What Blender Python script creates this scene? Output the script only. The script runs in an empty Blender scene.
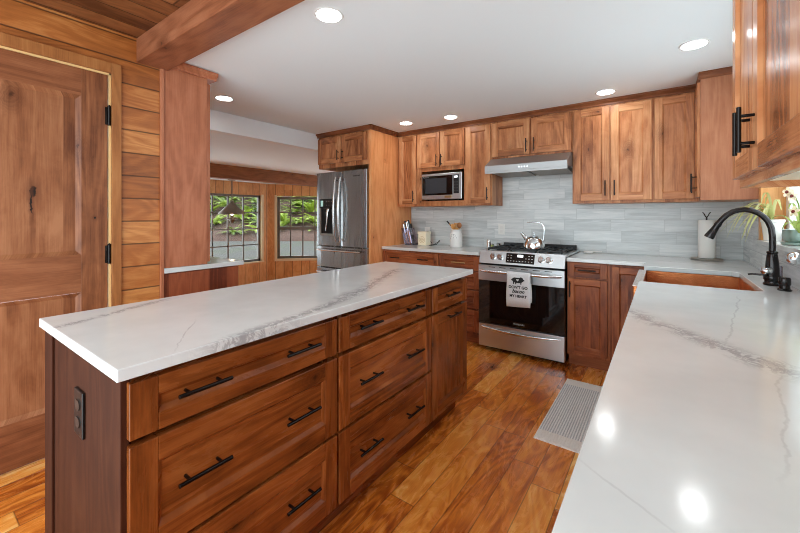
import bpy, bmesh, math, random
from mathutils import Vector, Matrix
S = bpy.context.scene
C = S.collection
R = math.radians
random.seed(7)

# ------------------------------------------------------------------ camera, world, exposure
cam_d = bpy.data.cameras.new('camera')
cam = bpy.data.objects.new('camera', cam_d)
C.objects.link(cam)
cam.location = (0, 0, 1.26)
cam.rotation_euler = (R(90), 0, R(35.52))
cam_d.sensor_width = 36
cam_d.lens = 36 * 366.5 / 800
cam_d.shift_y = (216.0 - 266.5) / 800
cam_d.clip_start = 0.02
cam_d.clip_end = 200
S.camera = cam
LAMP = 14.5          # radiance of the recessed lenses
SKY = 1.7
wd = bpy.data.worlds.new('world')
S.world = wd
wd.use_nodes = True
wn = wd.node_tree
bg = wn.nodes['Background']
bg.inputs['Color'].default_value = (0.82, 0.945, 1.0, 1)
bg.inputs['Strength'].default_value = SKY
S.view_settings.view_transform = 'Standard'
S.view_settings.look = 'None'
S.view_settings.gamma = 1
S.view_settings.use_curve_mapping = False
S.view_settings.exposure = 1.5
S.cycles.use_denoising = True
S.cycles.filter_width = 1.0
S.cycles.max_bounces = 8
S.cycles.diffuse_bounces = 5
S.cycles.glossy_bounces = 4
S.cycles.transparent_max_bounces = 12
S.cycles.sample_clamp_indirect = 6
S.cycles.caustics_reflective = False
S.cycles.caustics_refractive = False

# ------------------------------------------------------------------ material helpers
def lin(c):
    c = c / 255.0
    return c / 12.92 if c <= 0.04045 else ((c + 0.055) / 1.055) ** 2.4
def rgb(r, g, b): return (lin(r), lin(g), lin(b), 1)

class NT:
    def __init__(s, name):
        s.m = bpy.data.materials.new(name); s.m.use_nodes = True
        s.t = s.m.node_tree
        s.b = s.t.nodes['Principled BSDF']; s.out = s.t.nodes['Material Output']
    def set(s, sock, v):
        if hasattr(v, 'is_output'): s.t.links.new(v, sock)
        else: sock.default_value = v
    def n(s, typ, ins=None, out=0, **props):
        nd = s.t.nodes.new('ShaderNode' + typ)
        for k, v in props.items(): setattr(nd, k, v)
        for k, v in (ins or {}).items(): s.set(nd.inputs[k], v)
        return nd.outputs[out]
    def M(s, op, a, b=0.0, c=None, clamp=False):
        i = {0: a, 1: b}
        if c is not None: i[2] = c
        return s.n('Math', i, operation=op, use_clamp=clamp)
    def obj(s): return s.n('TexCoord', out='Object')
    def sep(s, v):
        nd = s.t.nodes.new('ShaderNodeSeparateXYZ'); s.set(nd.inputs[0], v); return nd.outputs
    def comb(s, x, y, z): return s.n('CombineXYZ', {0: x, 1: y, 2: z})
    def rnd(s): return s.n('ObjectInfo', out='Random')
    def noise(s, v, scale=5, detail=3, rough=0.5, dist=0.0, out=0):
        return s.n('TexNoise', {'Vector': v, 'Scale': scale, 'Detail': detail, 'Roughness': rough, 'Distortion': dist}, out=out)
    def white(s, v, dims='3D'):
        if dims == '1D': return s.n('TexWhiteNoise', {'W': v}, noise_dimensions='1D')
        return s.n('TexWhiteNoise', {'Vector': v}, noise_dimensions=dims)
    def ramp(s, f, stops, interp='LINEAR'):
        nd = s.t.nodes.new('ShaderNodeValToRGB'); s.set(nd.inputs[0], f)
        r = nd.color_ramp; r.interpolation = interp
        while len(r.elements) < len(stops): r.elements.new(0.5)
        for e, (p, c) in zip(r.elements, stops): e.position = p; e.color = c
        return nd.outputs[0]
    def mix(s, f, a, b, typ='MIX'):
        nd = s.t.nodes.new('ShaderNodeMix'); nd.data_type = 'RGBA'; nd.blend_type = typ
        s.set(nd.inputs[0], f); s.set(nd.inputs[6], a); s.set(nd.inputs[7], b)
        return nd.outputs[2]
    def smooth(s, v, lo, hi, a=0.0, b=1.0):
        return s.n('MapRange', {0: v, 1: lo, 2: hi, 3: a, 4: b}, interpolation_type='SMOOTHSTEP')
    def bump(s, h, strength=0.2, dist=0.01):
        o = s.n('Bump', {'Height': h, 'Strength': strength, 'Distance': dist}); s.t.links.new(o, s.b.inputs['Normal'])
    def p(s, **k):
        names = dict(col='Base Color', rough='Roughness', metal='Metallic', spec='Specular IOR Level', coat='Coat Weight',
                     coatr='Coat Roughness', emit='Emission Color', emits='Emission Strength', trans='Transmission Weight', alpha='Alpha', sheen='Sheen Weight')
        for a, v in k.items(): s.set(s.b.inputs[names[a]], v)
        return s.m

def plain(name, col, rough=0.5, metal=0.0, **k):
    return NT(name).p(col=col, rough=rough, metal=metal, **k)

def wood(name, dark, mid, light, axis, rough=0.34, stave=0.11, stave_amt=0.20, knots=0.5, gs=1.0, spots=(), seed=0.0, coat=0.0, knotcol=None, spec=0.28):
    w = NT(name)
    x, y, z = w.sep(w.obj())
    rn = w.rnd()
    if axis == 'z': L, lat = z, w.M('ADD', x, y)
    elif axis == 'x': L, lat = x, w.M('ADD', z, y)
    else: L, lat = y, w.M('ADD', z, x)
    off = w.M('MULTIPLY_ADD', rn, 37.0, seed)
    sid = w.M('FLOOR', w.M('ADD', w.M('DIVIDE', lat, stave), w.M('MULTIPLY', rn, 11.0)))
    st = w.white(w.M('ADD', sid, off), '1D')
    sd = w.M('MULTIPLY_ADD', st, 23.0 if stave_amt > 0.05 else 0.0, off)
    P = w.comb(lat, w.M('MULTIPLY', L, 0.16), sd)
    n1 = w.noise(P, 11 * gs, 9, 0.64, 0.7)
    nl = w.noise(P, 3.2 * gs, 2, 0.5, 0.6)
    ring = w.M('MULTIPLY_ADD', w.M('SINE', w.M('MULTIPLY', nl, 85.0)), 0.5, 0.5)
    fine = w.noise(w.comb(lat, w.M('MULTIPLY', L, 0.025), sd), 240 * gs, 2, 0.6)
    blot = w.noise(w.comb(lat, w.M('MULTIPLY', L, 0.6), sd), 8.5, 6, 0.68, 1.2)
    v = w.M('MULTIPLY', n1, 0.46)
    v = w.M('MULTIPLY_ADD', ring, 0.09, v)
    v = w.M('MULTIPLY_ADD', fine, 0.24, v)
    v = w.M('MULTIPLY_ADD', blot, 0.24, v)
    v = w.M('ADD', v, w.M('MULTIPLY', w.M('SUBTRACT', st, 0.5), stave_amt))
    col = w.ramp(v, [(0.33, dark), (0.51, mid), (0.71, light)])
    kc = knotcol or tuple(c * 0.22 for c in dark[:3]) + (1,)
    if knots > 0:
        wob = w.noise(w.comb(lat, L, off), 14, 3, 0.6)
        kp = w.comb(w.M('ADD', w.M('MULTIPLY', lat, 1.0), w.M('MULTIPLY_ADD', wob, 0.05, off)), w.M('MULTIPLY_ADD', L, 0.55, w.M('MULTIPLY', rn, 9.0)), 0.0)
        nd = w.t.nodes.new('ShaderNodeTexVoronoi'); nd.voronoi_dimensions = '2D'
        w.set(nd.inputs['Vector'], kp); nd.inputs['Scale'].default_value = 4.2
        has = w.M('LESS_THAN', w.sep(nd.outputs['Color'])[0], knots)
        kd = w.M('MULTIPLY_ADD', w.M('SUBTRACT', w.noise(w.comb(lat, L, off), 38, 4, 0.65), 0.5), 0.10, nd.outputs['Distance'])
        halo = w.M('MULTIPLY', w.smooth(kd, 0.03, 0.30, 0.50, 0.0), has)
        core = w.M('MULTIPLY', w.smooth(kd, 0.012, 0.05, 0.7, 0.0), has)
        kring = w.M('MULTIPLY', w.M('MULTIPLY', w.smooth(kd, 0.05, 0.32, 0.38, 0.0), has), w.M('MULTIPLY_ADD', w.M('SINE', w.M('MULTIPLY', kd, 150.0)), 0.5, 0.5))
        col = w.mix(kring, col, dark)
        col = w.mix(halo, col, dark); col = w.mix(core, col, kc)
    for (a, b, ra, rb) in spots:
        wob = w.noise(w.comb(lat, L, off), 22, 4, 0.65)
        da = w.M('DIVIDE', w.M('SUBTRACT', w.M('MULTIPLY_ADD', wob, 0.03, lat), a + 0.015), ra)
        db = w.M('DIVIDE', w.M('SUBTRACT', L, b), rb)
        d = w.M('SQRT', w.M('ADD', w.M('MULTIPLY', da, da), w.M('MULTIPLY', db, db)))
        col = w.mix(w.smooth(d, 0.8, 3.6, 0.55, 0.0), col, dark)
        col = w.mix(w.smooth(d, 0.75, 1.1, 0.97, 0.0), col, rgb(22, 16, 14))
    hs = w.n('HueSaturation', {'Color': col, 'Value': w.M('MULTIPLY_ADD', rn, 0.22, 0.89), 'Saturation': 1.0})
    w.bump(fine, 0.05, 0.004)
    return w.p(col=hs, rough=w.M('MULTIPLY_ADD', n1, 0.12, rough - 0.06), coat=coat, coatr=0.12, spec=spec)

def planks(name, stops, along, across, width, length, rough=0.35, groove=0.004, groove_dark=0.25, swirl=1.6, depth=0.4, coat=0.0, stag=True, knots=0.35, idamt=0.55, endjoint=True, streak=0.0, ringw=0.13):
    """boards laid along one axis; every board gets its own tone and grain"""
    w = NT(name)
    o = w.sep(w.obj()); ax = {'x': 0, 'y': 1, 'z': 2}
    L, A = o[ax[along]], o[ax[across]]
    row = w.M('FLOOR', w.M('DIVIDE', A, width))
    rr = w.white(row, '1D')
    Ls = w.M('ADD', w.M('DIVIDE', L, length), w.M('MULTIPLY', rr, 7.3))
    colid = w.M('FLOOR', Ls)
    idn = w.white(w.comb(row, colid, 3.7))
    idm = w.white(w.comb(row, colid, 9.1))
    fa = w.M('FRACT', w.M('DIVIDE', A, width)); fl = w.M('FRACT', Ls)
    ea = w.M('MULTIPLY', w.M('MINIMUM', fa, w.M('SUBTRACT', 1.0, fa)), width)
    el = w.M('MULTIPLY', w.M('MINIMUM', fl, w.M('SUBTRACT', 1.0, fl)), length)
    e = w.M('MINIMUM', ea, el) if endjoint else ea
    P = w.comb(A, w.M('MULTIPLY', L, 0.28), w.M('MULTIPLY', idn, 41.0))
    n1 = w.noise(P, 10, 9, 0.68, swirl)
    nl = w.noise(P, 4.0, 2, 0.5, 0.9)
    ring = w.M('MULTIPLY_ADD', w.M('SINE', w.M('MULTIPLY', nl, 70.0)), 0.5, 0.5)
    fine = w.noise(w.comb(A, w.M('MULTIPLY', L, 0.03), w.M('MULTIPLY', idn, 17.0)), 190, 2, 0.6)
    stre = w.noise(w.comb(A, w.M('MULTIPLY', L, 0.10), w.M('MULTIPLY', idn, 29.0)), 13, 4, 0.6, 0.8)
    v = w.M('MULTIPLY', n1, 0.75 - streak * .5)
    v = w.M('MULTIPLY_ADD', stre, streak, v)
    v = w.M('ADD', v, -streak * .22)
    v = w.M('MULTIPLY_ADD', ring, ringw, v)
    v = w.M('MULTIPLY_ADD', fine, 0.20, w.M('ADD', v, -0.03))
    v = w.M('ADD', v, w.M('MULTIPLY', w.M('SUBTRACT', idm, 0.5), idamt))
    col = w.ramp(v, stops)
    if knots > 0:
        wob = w.noise(w.comb(A, L, 0.0), 12, 3, 0.6)
        nd = w.t.nodes.new('ShaderNodeTexVoronoi'); nd.voronoi_dimensions = '2D'
        w.set(nd.inputs['Vector'], w.comb(w.M('MULTIPLY_ADD', wob, 0.06, A), w.M('MULTIPLY', L, 0.6), 0.0)); nd.inputs['Scale'].default_value = 3.4
        has = w.M('LESS_THAN', w.sep(nd.outputs['Color'])[0], knots)
        kd = w.M('MULTIPLY_ADD', w.M('SUBTRACT', w.noise(w.comb(A, L, 3.0), 24, 5, 0.7), 0.5), 0.16, nd.outputs['Distance'])
        halo = w.M('MULTIPLY', w.smooth(kd, 0.03, 0.26, 0.6, 0.0), has)
        core = w.M('MULTIPLY', w.smooth(kd, 0.0, 0.06, 0.45, 0.0), has)
        kring = w.M('MULTIPLY', w.M('MULTIPLY', w.smooth(kd, 0.06, 0.36, 0.5, 0.0), has), w.M('MULTIPLY_ADD', w.M('SINE', w.M('MULTIPLY', kd, 120.0)), 0.5, 0.5))
        col = w.mix(kring, col, stops[0][1])
        col = w.mix(halo, col, stops[0][1]); col = w.mix(core, col, tuple(c * 0.3 for c in stops[0][1][:3]) + (1,))
    g = w.smooth(e, groove * 0.35, groove, 0.0, 1.0)
    col = w.mix(w.M('MULTIPLY', w.M('SUBTRACT', 1.0, g), 1 - groove_dark), col, tuple(c * 0.15 for c in stops[0][1][:3]) + (1,))
    w.bump(w.M('MULTIPLY_ADD', fine, 0.04, g), depth, 0.003)
    return w.p(col=col, rough=w.M('MULTIPLY_ADD', n1, 0.16, rough - 0.08), coat=coat, coatr=0.15)

def quartz(name, veins, warp_seed=0.0):
    """white engineered stone with grey veins along given lines"""
    w = NT(name)
    co = w.n('NewGeometry', out='Position')
    x, y, z = w.sep(co)
    n2 = w.t.nodes.new('ShaderNodeTexNoise'); w.set(n2.inputs['Vector'], w.comb(x, y, warp_seed)); n2.inputs['Scale'].default_value = 2.6; n2.inputs['Detail'].default_value = 6; n2.inputs['Roughness'].default_value = 0.62
    nb = w.M('SUBTRACT', n2.outputs[0], 0.5)
    nf = w.M('SUBTRACT', w.noise(w.comb(x, y, w.M('ADD', z, warp_seed + 5)), 9, 6, 0.7), 0.5)
    crack = w.noise(w.comb(x, y, w.M('ADD', z, warp_seed + 9)), 16, 8, 0.72, 0.8)
    cl = w.M('ABSOLUTE', w.M('SUBTRACT', crack, 0.5))
    cloud = w.noise(w.comb(x, y, warp_seed + 2), 3.0, 4, 0.6)
    col = w.ramp(cloud, [(0.3, rgb(204, 206, 205)), (0.7, rgb(219, 221, 220))])
    grey = rgb(138, 136, 138)
    for (x0, y0, x1, y1, band, core, amt, wp) in veins:
        dx, dy = x1 - x0, y1 - y0; ln = math.hypot(dx, dy); dx /= ln; dy /= ln
        rx = w.M('SUBTRACT', x, x0); ry = w.M('SUBTRACT', y, y0)
        al = w.M('ADD', w.M('MULTIPLY', rx, dx), w.M('MULTIPLY', ry, dy))
        pe = w.M('ADD', w.M('MULTIPLY', rx, -dy), w.M('MULTIPLY', ry, dx))
        pe = w.M('ADD', pe, w.M('MULTIPLY_ADD', nb, wp, w.M('MULTIPLY', nf, wp * 0.35)))
        ends = w.M('MULTIPLY', w.smooth(al, -0.06, 0.10), w.smooth(al, ln - 0.10, ln + 0.06, 1.0, 0.0))
        ap = w.M('ABSOLUTE', pe)
        c1 = w.M('MULTIPLY', w.smooth(ap, core * 0.25, core, 1.0, 0.0), w.smooth(crack, 0.30, 0.55, 0.35, 1.0))
        b1 = w.M('MULTIPLY', w.smooth(ap, 0.0, max(band, 1e-4), 1.0, 0.0), w.smooth(cl, 0.010, 0.075, 1.0, 0.12)) if band > 0 else 0.0
        f = w.M('MULTIPLY', w.M('MAXIMUM', c1, b1) if band > 0 else c1, w.M('MULTIPLY', ends, amt))
        col = w.mix(f, col, grey)
    return w.p(col=col, rough=0.13, spec=0.5)

def steel(name, base=(0.60, 0.60, 0.61, 1), rough=0.28, axis='z', amt=0.035):
    w = NT(name)
    x, y, z = w.sep(w.obj())
    P = w.comb(w.M('MULTIPLY', w.M('ADD', x, y), 1.0 if axis == 'z' else 0.02), 0.0, w.M('MULTIPLY', z, 0.02 if axis == 'z' else 1.0))
    n = w.noise(P, 90, 2, 0.6)
    return w.p(col=base, metal=1.0, rough=w.M('MULTIPLY_ADD', n, amt, rough - amt / 2))

# ------------------------------------------------------------------ mesh helpers
W = {}          # world origin of every object that parents others
ZUP = Vector((0, 0, 1))
class MB:
    def __init__(s): s.bm = bmesh.new()
    def face(s, vs, m=0, smooth=False):
        try:
            f = s.bm.faces.new(vs); f.material_index = m; f.smooth = smooth; return f
        except ValueError: return None
    def v(s, p): return s.bm.verts.new(p)
    def hexa(s, p, m=0):
        v = [s.v(q) for q in p]
        for i in ((3, 2, 1, 0), (4, 5, 6, 7), (0, 1, 5, 4), (1, 2, 6, 5), (2, 3, 7, 6), (3, 0, 4, 7)): s.face([v[k] for k in i], m)
        return s
    def box(s, x0, x1, y0, y1, z0, z1, m=0):
        x0, x1 = min(x0, x1), max(x0, x1); y0, y1 = min(y0, y1), max(y0, y1); z0, z1 = min(z0, z1), max(z0, z1)
        return s.hexa([(x0, y0, z0), (x1, y0, z0), (x1, y1, z0), (x0, y1, z0), (x0, y0, z1), (x1, y0, z1), (x1, y1, z1), (x0, y1, z1)], m)
    def obox(s, o, A, B, N, a0, a1, b0, b1, n0, n1, m=0):
        o, A, B, N = Vector(o), Vector(A), Vector(B), Vector(N)
        P = lambda a, b, n: o + A * a + B * b + N * n
        pts = [P(a0, b0, n0), P(a1, b0, n0), P(a1, b1, n0), P(a0, b1, n0), P(a0, b0, n1), P(a1, b0, n1), P(a1, b1, n1), P(a0, b1, n1)]
        if A.cross(B).dot(N) < 0: pts = [pts[i] for i in (1, 0, 3, 2, 5, 4, 7, 6)]
        return s.hexa(pts, m)
    def prism(s, pts, ext, m=0):
        """pts: list of 3D points of one flat outline, ext: extrusion vector"""
        ext = Vector(ext); a = [s.v(p) for p in pts]; b = [s.v(Vector(p) + ext) for p in pts]
        n = len(pts)
        nn = Vector((0, 0, 0))
        for i in range(n):
            p, q = Vector(pts[i]), Vector(pts[(i + 1) % n]); nn += p.cross(q)
        up = nn.dot(ext) > 0
        s.face(a[::-1] if up else a, m); s.face(b if up else b[::-1], m)
        for i in range(n):
            j = (i + 1) % n
            s.face([a[i], a[j], b[j], b[i]] if up else [a[j], a[i], b[i], b[j]], m)
        return s
    def tube(s, pts, r, seg=10, m=0, cap=True):
        pts = [Vector(p) for p in pts]; n = len(pts)
        rs = r if isinstance(r, (list, tuple)) else [r] * n
        rings = []; ref = None
        for i in range(n):
            t = (pts[min(i + 1, n - 1)] - pts[max(i - 1, 0)]).normalized()
            if ref is None: ref = t.orthogonal().normalized()
            u = (ref - t * ref.dot(t))
            u = u.normalized() if u.length > 1e-6 else t.orthogonal().normalized()
            ref = u; w = t.cross(u)
            rings.append([s.v(pts[i] + (u * math.cos(2 * math.pi * k / seg) + w * math.sin(2 * math.pi * k / seg)) * rs[i]) for k in range(seg)])
        for i in range(n - 1):
            for k in range(seg):
                l = (k + 1) % seg; s.face([rings[i][k], rings[i][l], rings[i + 1][l], rings[i + 1][k]], m, True)
        if cap: s.face(rings[0][::-1], m); s.face(rings[-1], m)
        return s
    def lathe(s, c, prof, seg=28, m=0, axis=(0, 0, 1), cap=True):
        q = Vector((0, 0, 1)).rotation_difference(Vector(axis)); c = Vector(c); rings = []
        for (r, z) in prof:
            rings.append([s.v(c + q @ Vector((max(r, 1e-4) * math.cos(2 * math.pi * k / seg), max(r, 1e-4) * math.sin(2 * math.pi * k / seg), z))) for k in range(seg)])
        for i in range(len(prof) - 1):
            for k in range(seg):
                l = (k + 1) % seg; s.face([rings[i][k], rings[i][l], rings[i + 1][l], rings[i + 1][k]], m, True)
        if cap: s.face(rings[0][::-1], m); s.face(rings[-1], m)
        return s
    def ribbon(s, pts, widths, up=(0, 0, 1), m=0, fold=0.0):
        pts = [Vector(p) for p in pts]; up = Vector(up); prev = None
        for i, p in enumerate(pts):
            t = (pts[min(i + 1, len(pts) - 1)] - pts[max(i - 1, 0)]).normalized()
            sd = t.cross(up); sd = sd.normalized() if sd.length > 1e-4 else t.orthogonal().normalized()
            nrm = sd.cross(t)
            row = [s.v(p - sd * widths[i] + nrm * fold * widths[i]), s.v(p), s.v(p + sd * widths[i] + nrm * fold * widths[i])]
            if prev:
                for k in (0, 1): s.face([prev[k], prev[k + 1], row[k + 1], row[k]], m, True)
            prev = row
        return s
    def build(s, name, mats, parent=None, at=None, bevel=0, smooth=False, seg=2):
        at = Vector(W[parent]) if parent else Vector(at or (0, 0, 0))
        for v in s.bm.verts: v.co -= at
        me = bpy.data.meshes.new(name)
        if smooth:
            for f in s.bm.faces: f.smooth = True
        s.bm.to_mesh(me); s.bm.free()
        if smooth or any(p.use_smooth for p in me.polygons): me.set_sharp_from_angle(angle=R(38))
        for m in (mats if isinstance(mats, (list, tuple)) else [mats]): me.materials.append(m)
        o = bpy.data.objects.new(name, me); C.objects.link(o)
        if parent: o.parent = parent; W[o] = W[parent]
        else: o.location = at; W[o] = at
        if bevel:
            b = o.modifiers.new('bevel', 'BEVEL'); b.width = bevel; b.segments = seg; b.limit_method = 'ANGLE'; b.angle_limit = R(40)
        return o

def tag(o, label=None, cat=None, group=None, kind=None):
    if label: o['label'] = label
    if cat: o['category'] = cat
    if group: o['group'] = group
    if kind: o['kind'] = kind
    return o
def thing(name, label, cat, loc, group=None, kind=None):
    o = bpy.data.objects.new(name, None); C.objects.link(o); o.location = loc; o.empty_display_size = 0.1
    W[o] = Vector(loc); return tag(o, label, cat, group, kind)
def struct(name, mb, mats, label, cat=None, bevel=0, at=None, parent=None):
    o = mb.build(name, mats, parent, at, bevel); o['kind'] = 'structure'; o['label'] = label
    if not parent: o['category'] = cat or name.split('_')[0]
    return o
def copy_tree(o, parent=None):
    c = o.copy(); C.objects.link(c)
    if parent: c.parent = parent
    for ch in o.children: copy_tree(ch, c)
    return c
def text(body, size, loc, rot, mat, parent, name='lettering', ext=0.0004, align='CENTER', shear=0.0, bold=0.0):
    cu = bpy.data.curves.new(name, 'FONT'); cu.body = body; cu.size = size; cu.align_x = align; cu.align_y = 'CENTER'; cu.extrude = ext; cu.shear = shear; cu.offset = bold
    tmp = bpy.data.objects.new('tmp', cu); me = bpy.data.meshes.new_from_object(tmp); bpy.data.objects.remove(tmp)
    me.materials.clear(); me.materials.append(mat)
    o = bpy.data.objects.new(name, me); C.objects.link(o); o.parent = parent
    o.location = Vector(loc) - W[parent]; o.rotation_euler = rot; return o

# ------------------------------------------------------------------ materials
AL = dict(dark=rgb(120, 66, 36), mid=rgb(184, 118, 75), light=rgb(214, 156, 110))
alder = {a: wood('alder_' + a, axis=a, rough=0.36, knots=0.42, **AL) for a in 'xyz'}
BD = dict(dark=rgb(92, 42, 22), mid=rgb(146, 78, 44), light=rgb(178, 108, 66))
basew = {a: wood('base_stain_' + a, axis=a, rough=0.36, knots=0.3, **BD) for a in 'xyz'}
IS = dict(dark=rgb(70, 30, 10), mid=rgb(128, 66, 27), light=rgb(168, 98, 48))
isl = {a: wood('island_stain_' + a, axis=a, rough=0.27, knots=0.25, stave=0.16, stave_amt=0.09, **IS) for a in 'xyz'}
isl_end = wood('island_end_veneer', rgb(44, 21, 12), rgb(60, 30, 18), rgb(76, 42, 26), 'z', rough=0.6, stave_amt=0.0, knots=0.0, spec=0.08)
frdark = {a: wood('fridge_cab_' + a, axis=a, rough=0.36, knots=0.35, **AL) for a in 'xz'}
veneer = wood('alder_veneer', rgb(196, 120, 70), rgb(220, 148, 94), rgb(232, 168, 116), 'z', rough=0.36, stave_amt=0.0, knots=0.25)
redv = wood('red_veneer', rgb(148, 86, 58), rgb(178, 110, 78), rgb(196, 130, 98), 'z', rough=0.42, stave_amt=0.0, knots=0.0)
redb = wood('red_base_boards', rgb(96, 44, 26), rgb(134, 66, 40), rgb(158, 86, 54), 'z', rough=0.42, stave=0.13, stave_amt=0.35, knots=0.0)
beamw = wood('beam_wood', rgb(98, 52, 32), rgb(144, 86, 58), rgb(172, 112, 80), 'x', rough=0.4, stave=0.5, stave_amt=0.1, knots=0.2)
headw = wood('header_wood', rgb(110, 60, 32), rgb(146, 88, 52), rgb(170, 108, 66), 'y', rough=0.45, stave=0.5, stave_amt=0.0, knots=0.3)
doorw = {'z': wood('door_alder', rgb(98, 54, 32), rgb(142, 88, 56), rgb(172, 116, 80), 'z', rough=0.42, stave=0.105, stave_amt=0.30, knots=0.3,
                   spots=((-2.180, 1.385, 0.013, 0.03), (-2.186, 1.32, 0.004, 0.05), (-1.92, 1.25, 0.006, 0.007))),
         'y': wood('door_alder_rail', rgb(96, 52, 30), rgb(136, 82, 52), rgb(164, 106, 72), 'y', rough=0.4, stave=0.4, stave_amt=0.1, knots=0.3)}
casing = wood('pale_casing', rgb(126, 76, 40), rgb(154, 98, 54), rgb(172, 118, 70), 'z', rough=0.45, stave_amt=0.0, knots=0.0)
pinestops = [(0.2, rgb(176, 112, 58)), (0.5, rgb(206, 146, 84)), (0.8, rgb(226, 176, 112))]
pinewall = planks('pine_boards', [(0.15, rgb(122, 66, 26)), (0.5, rgb(170, 100, 46)), (0.85, rgb(212, 148, 84))], 'y', 'z', 0.1365, 2.6, rough=0.42, groove=0.006, swirl=0.7, knots=0.12, idamt=0.35)
pinedine = planks('pine_vertical', [(0.15, rgb(172, 108, 54)), (0.5, rgb(214, 150, 90)), (0.85, rgb(232, 178, 118))], 'z', 'y', 0.16, 4.0, rough=0.45, groove=0.006, swirl=0.7, knots=0.3, endjoint=False, idamt=0.3)
pinedinex = planks('pine_vertical_angled', [(0.15, rgb(172, 108, 54)), (0.5, rgb(214, 150, 90)), (0.85, rgb(232, 178, 118))], 'z', 'x', 0.13, 4.0, rough=0.45, groove=0.006, swirl=0.7, knots=0.3, endjoint=False, idamt=0.3)
woodceil = planks('ceiling_boards', [(0.15, rgb(78, 42, 22)), (0.5, rgb(128, 78, 44)), (0.85, rgb(164, 110, 68))], 'y', 'x', 0.135, 1.3, rough=0.42, groove=0.006, swirl=0.9, knots=0.2, idamt=0.6)
floorm = planks('acacia_floor', [(0.20, rgb(84, 32, 8)), (0.35, rgb(160, 76, 22)), (0.50, rgb(212, 122, 44)), (0.66, rgb(234, 154, 68)), (0.86, rgb(246, 196, 120))], 'y', 'x', 0.125, 0.95, rough=0.27, groove=0.003, groove_dark=0.4, swirl=2.2, depth=0.25, knots=0.22, idamt=0.30, coat=0.2, streak=0.36, ringw=0.12)
white_paint = plain('white_paint', rgb(236, 238, 240), 0.6)
ceil_paint = plain('ceiling_paint', rgb(236, 243, 246), 0.7)
trimwhite = plain('white_vinyl', rgb(232, 232, 230), 0.35)
vinylgrey = plain('window_vinyl_taupe', rgb(112, 104, 96), 0.4)
cream = plain('cream_jamb', rgb(226, 204, 164), 0.45)
black = plain('black_metal', rgb(34, 31, 30), 0.18, 0.8)
bronze = plain('dark_bronze', rgb(40, 32, 30), 0.3, 0.7)
blackp = plain('black_plastic', rgb(16, 16, 17), 0.3)
blackglass = plain('black_glass', rgb(8, 8, 9), 0.05, spec=0.6)
darkgap = plain('shadow_black', rgb(14, 12, 11), 0.8)
castiron = plain('cast_iron', rgb(28, 28, 29), 0.55)
chrome = plain('chrome', (0.76, 0.80, 0.82, 1), 0.12, 1.0)
brass = plain('brushed_brass', rgb(196, 170, 120), 0.3, 1.0)
st_h = steel('stainless_horizontal', (0.61, 0.635, 0.65, 1), 0.30, 'x')
st_v = steel('stainless_vertical', (0.34, 0.345, 0.35, 1), 0.27, 'z')
st_hood = steel('stainless_hood', (0.42, 0.42, 0.42, 1), 0.5, 'x')
st_side = plain('fridge_grey_side', rgb(150, 146, 138), 0.4, 0.3)
st_bright = steel('stainless_bright', (0.74, 0.74, 0.74, 1), 0.2, 'x')
whitecer = plain('white_ceramic', rgb(232, 230, 226), 0.22)
creamcer = plain('cream_ceramic', rgb(244, 234, 206), 0.3)
paper = plain('white_paper', rgb(238, 237, 232), 0.9)
teal = plain('celadon_glaze', rgb(150, 174, 164), 0.2)
whiteplate = plain('white_plastic', rgb(232, 231, 226), 0.35)
def mk_glass(name, refl=0.10, tint=(1, 1, 1, 1)):
    w = NT(name); w.t.nodes.remove(w.b)
    tr = w.n('BsdfTransparent', {'Color': tint}); gl = w.n('BsdfGlossy', {'Roughness': 0.02})
    lw = w.n('LayerWeight', {'Blend': 0.25}, out='Fresnel')
    ms = w.n('MixShader', {0: w.M('MULTIPLY', lw, refl * 4, clamp=True), 1: tr, 2: gl}); w.t.links.new(ms, w.out.inputs[0]); return w.m
glass = mk_glass('window_glass')
acryl = mk_glass('clear_acrylic', 0.18, (0.90, 0.88, 0.93, 1))
def emit(name, col, s):
    w = NT(name); return w.p(col=(0.8, 0.8, 0.8, 1), emit=col, emits=s)
lens_m = emit('led_lens', (0.95, 0.985, 0.99, 1), LAMP)
bulb_m = emit('lamp_bulb', (1.0, 0.86, 0.62, 1), 40)
led_green = emit('display_green', (0.10, 0.50, 0.40, 1), 0.22)
led_white = emit('display_white', (0.85, 0.92, 1.0, 1), 1.0)
printing = plain('printed_black', rgb(26, 24, 24), 0.8)
lettgrey = plain('grey_lettering', rgb(180, 180, 180), 0.4)
lettdark = plain('dark_lettering', rgb(60, 60, 62), 0.4)
utwood = wood('utensil_wood', rgb(176, 116, 58), rgb(214, 158, 90), rgb(232, 186, 120), 'z', rough=0.5, stave_amt=0.0, knots=0.0)
utwoodd = wood('utensil_wood_dark', rgb(120, 76, 42), rgb(158, 106, 64), rgb(180, 128, 82), 'z', rough=0.5, stave_amt=0.0, knots=0.0)

# tile
w = NT('backsplash_tile')
x, y, z = w.sep(w.obj())
h_ = w.M('ADD', x, w.M('MULTIPLY', y, -1.0))
TH, TL = 0.1045, 0.405
rw = w.M('FLOOR', w.M('DIVIDE', w.M('SUBTRACT', z, 0.912), TH))
hs_ = w.M('ADD', w.M('DIVIDE', h_, TL), w.M('MULTIPLY', w.white(rw, '1D'), 3.0))
idt = w.white(w.comb(rw, w.M('FLOOR', hs_), 1.0))
fz = w.M('FRACT', w.M('DIVIDE', w.M('SUBTRACT', z, 0.912), TH)); fh = w.M('FRACT', hs_)
ed = w.M('MINIMUM', w.M('MULTIPLY', w.M('MINIMUM', fz, w.M('SUBTRACT', 1.0, fz)), TH), w.M('MULTIPLY', w.M('MINIMUM', fh, w.M('SUBTRACT', 1.0, fh)), TL))
stk = w.noise(w.comb(w.M('MULTIPLY', h_, 0.09), w.M('MULTIPLY', idt, 30.0), z), 34, 5, 0.65, 0.8)
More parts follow.
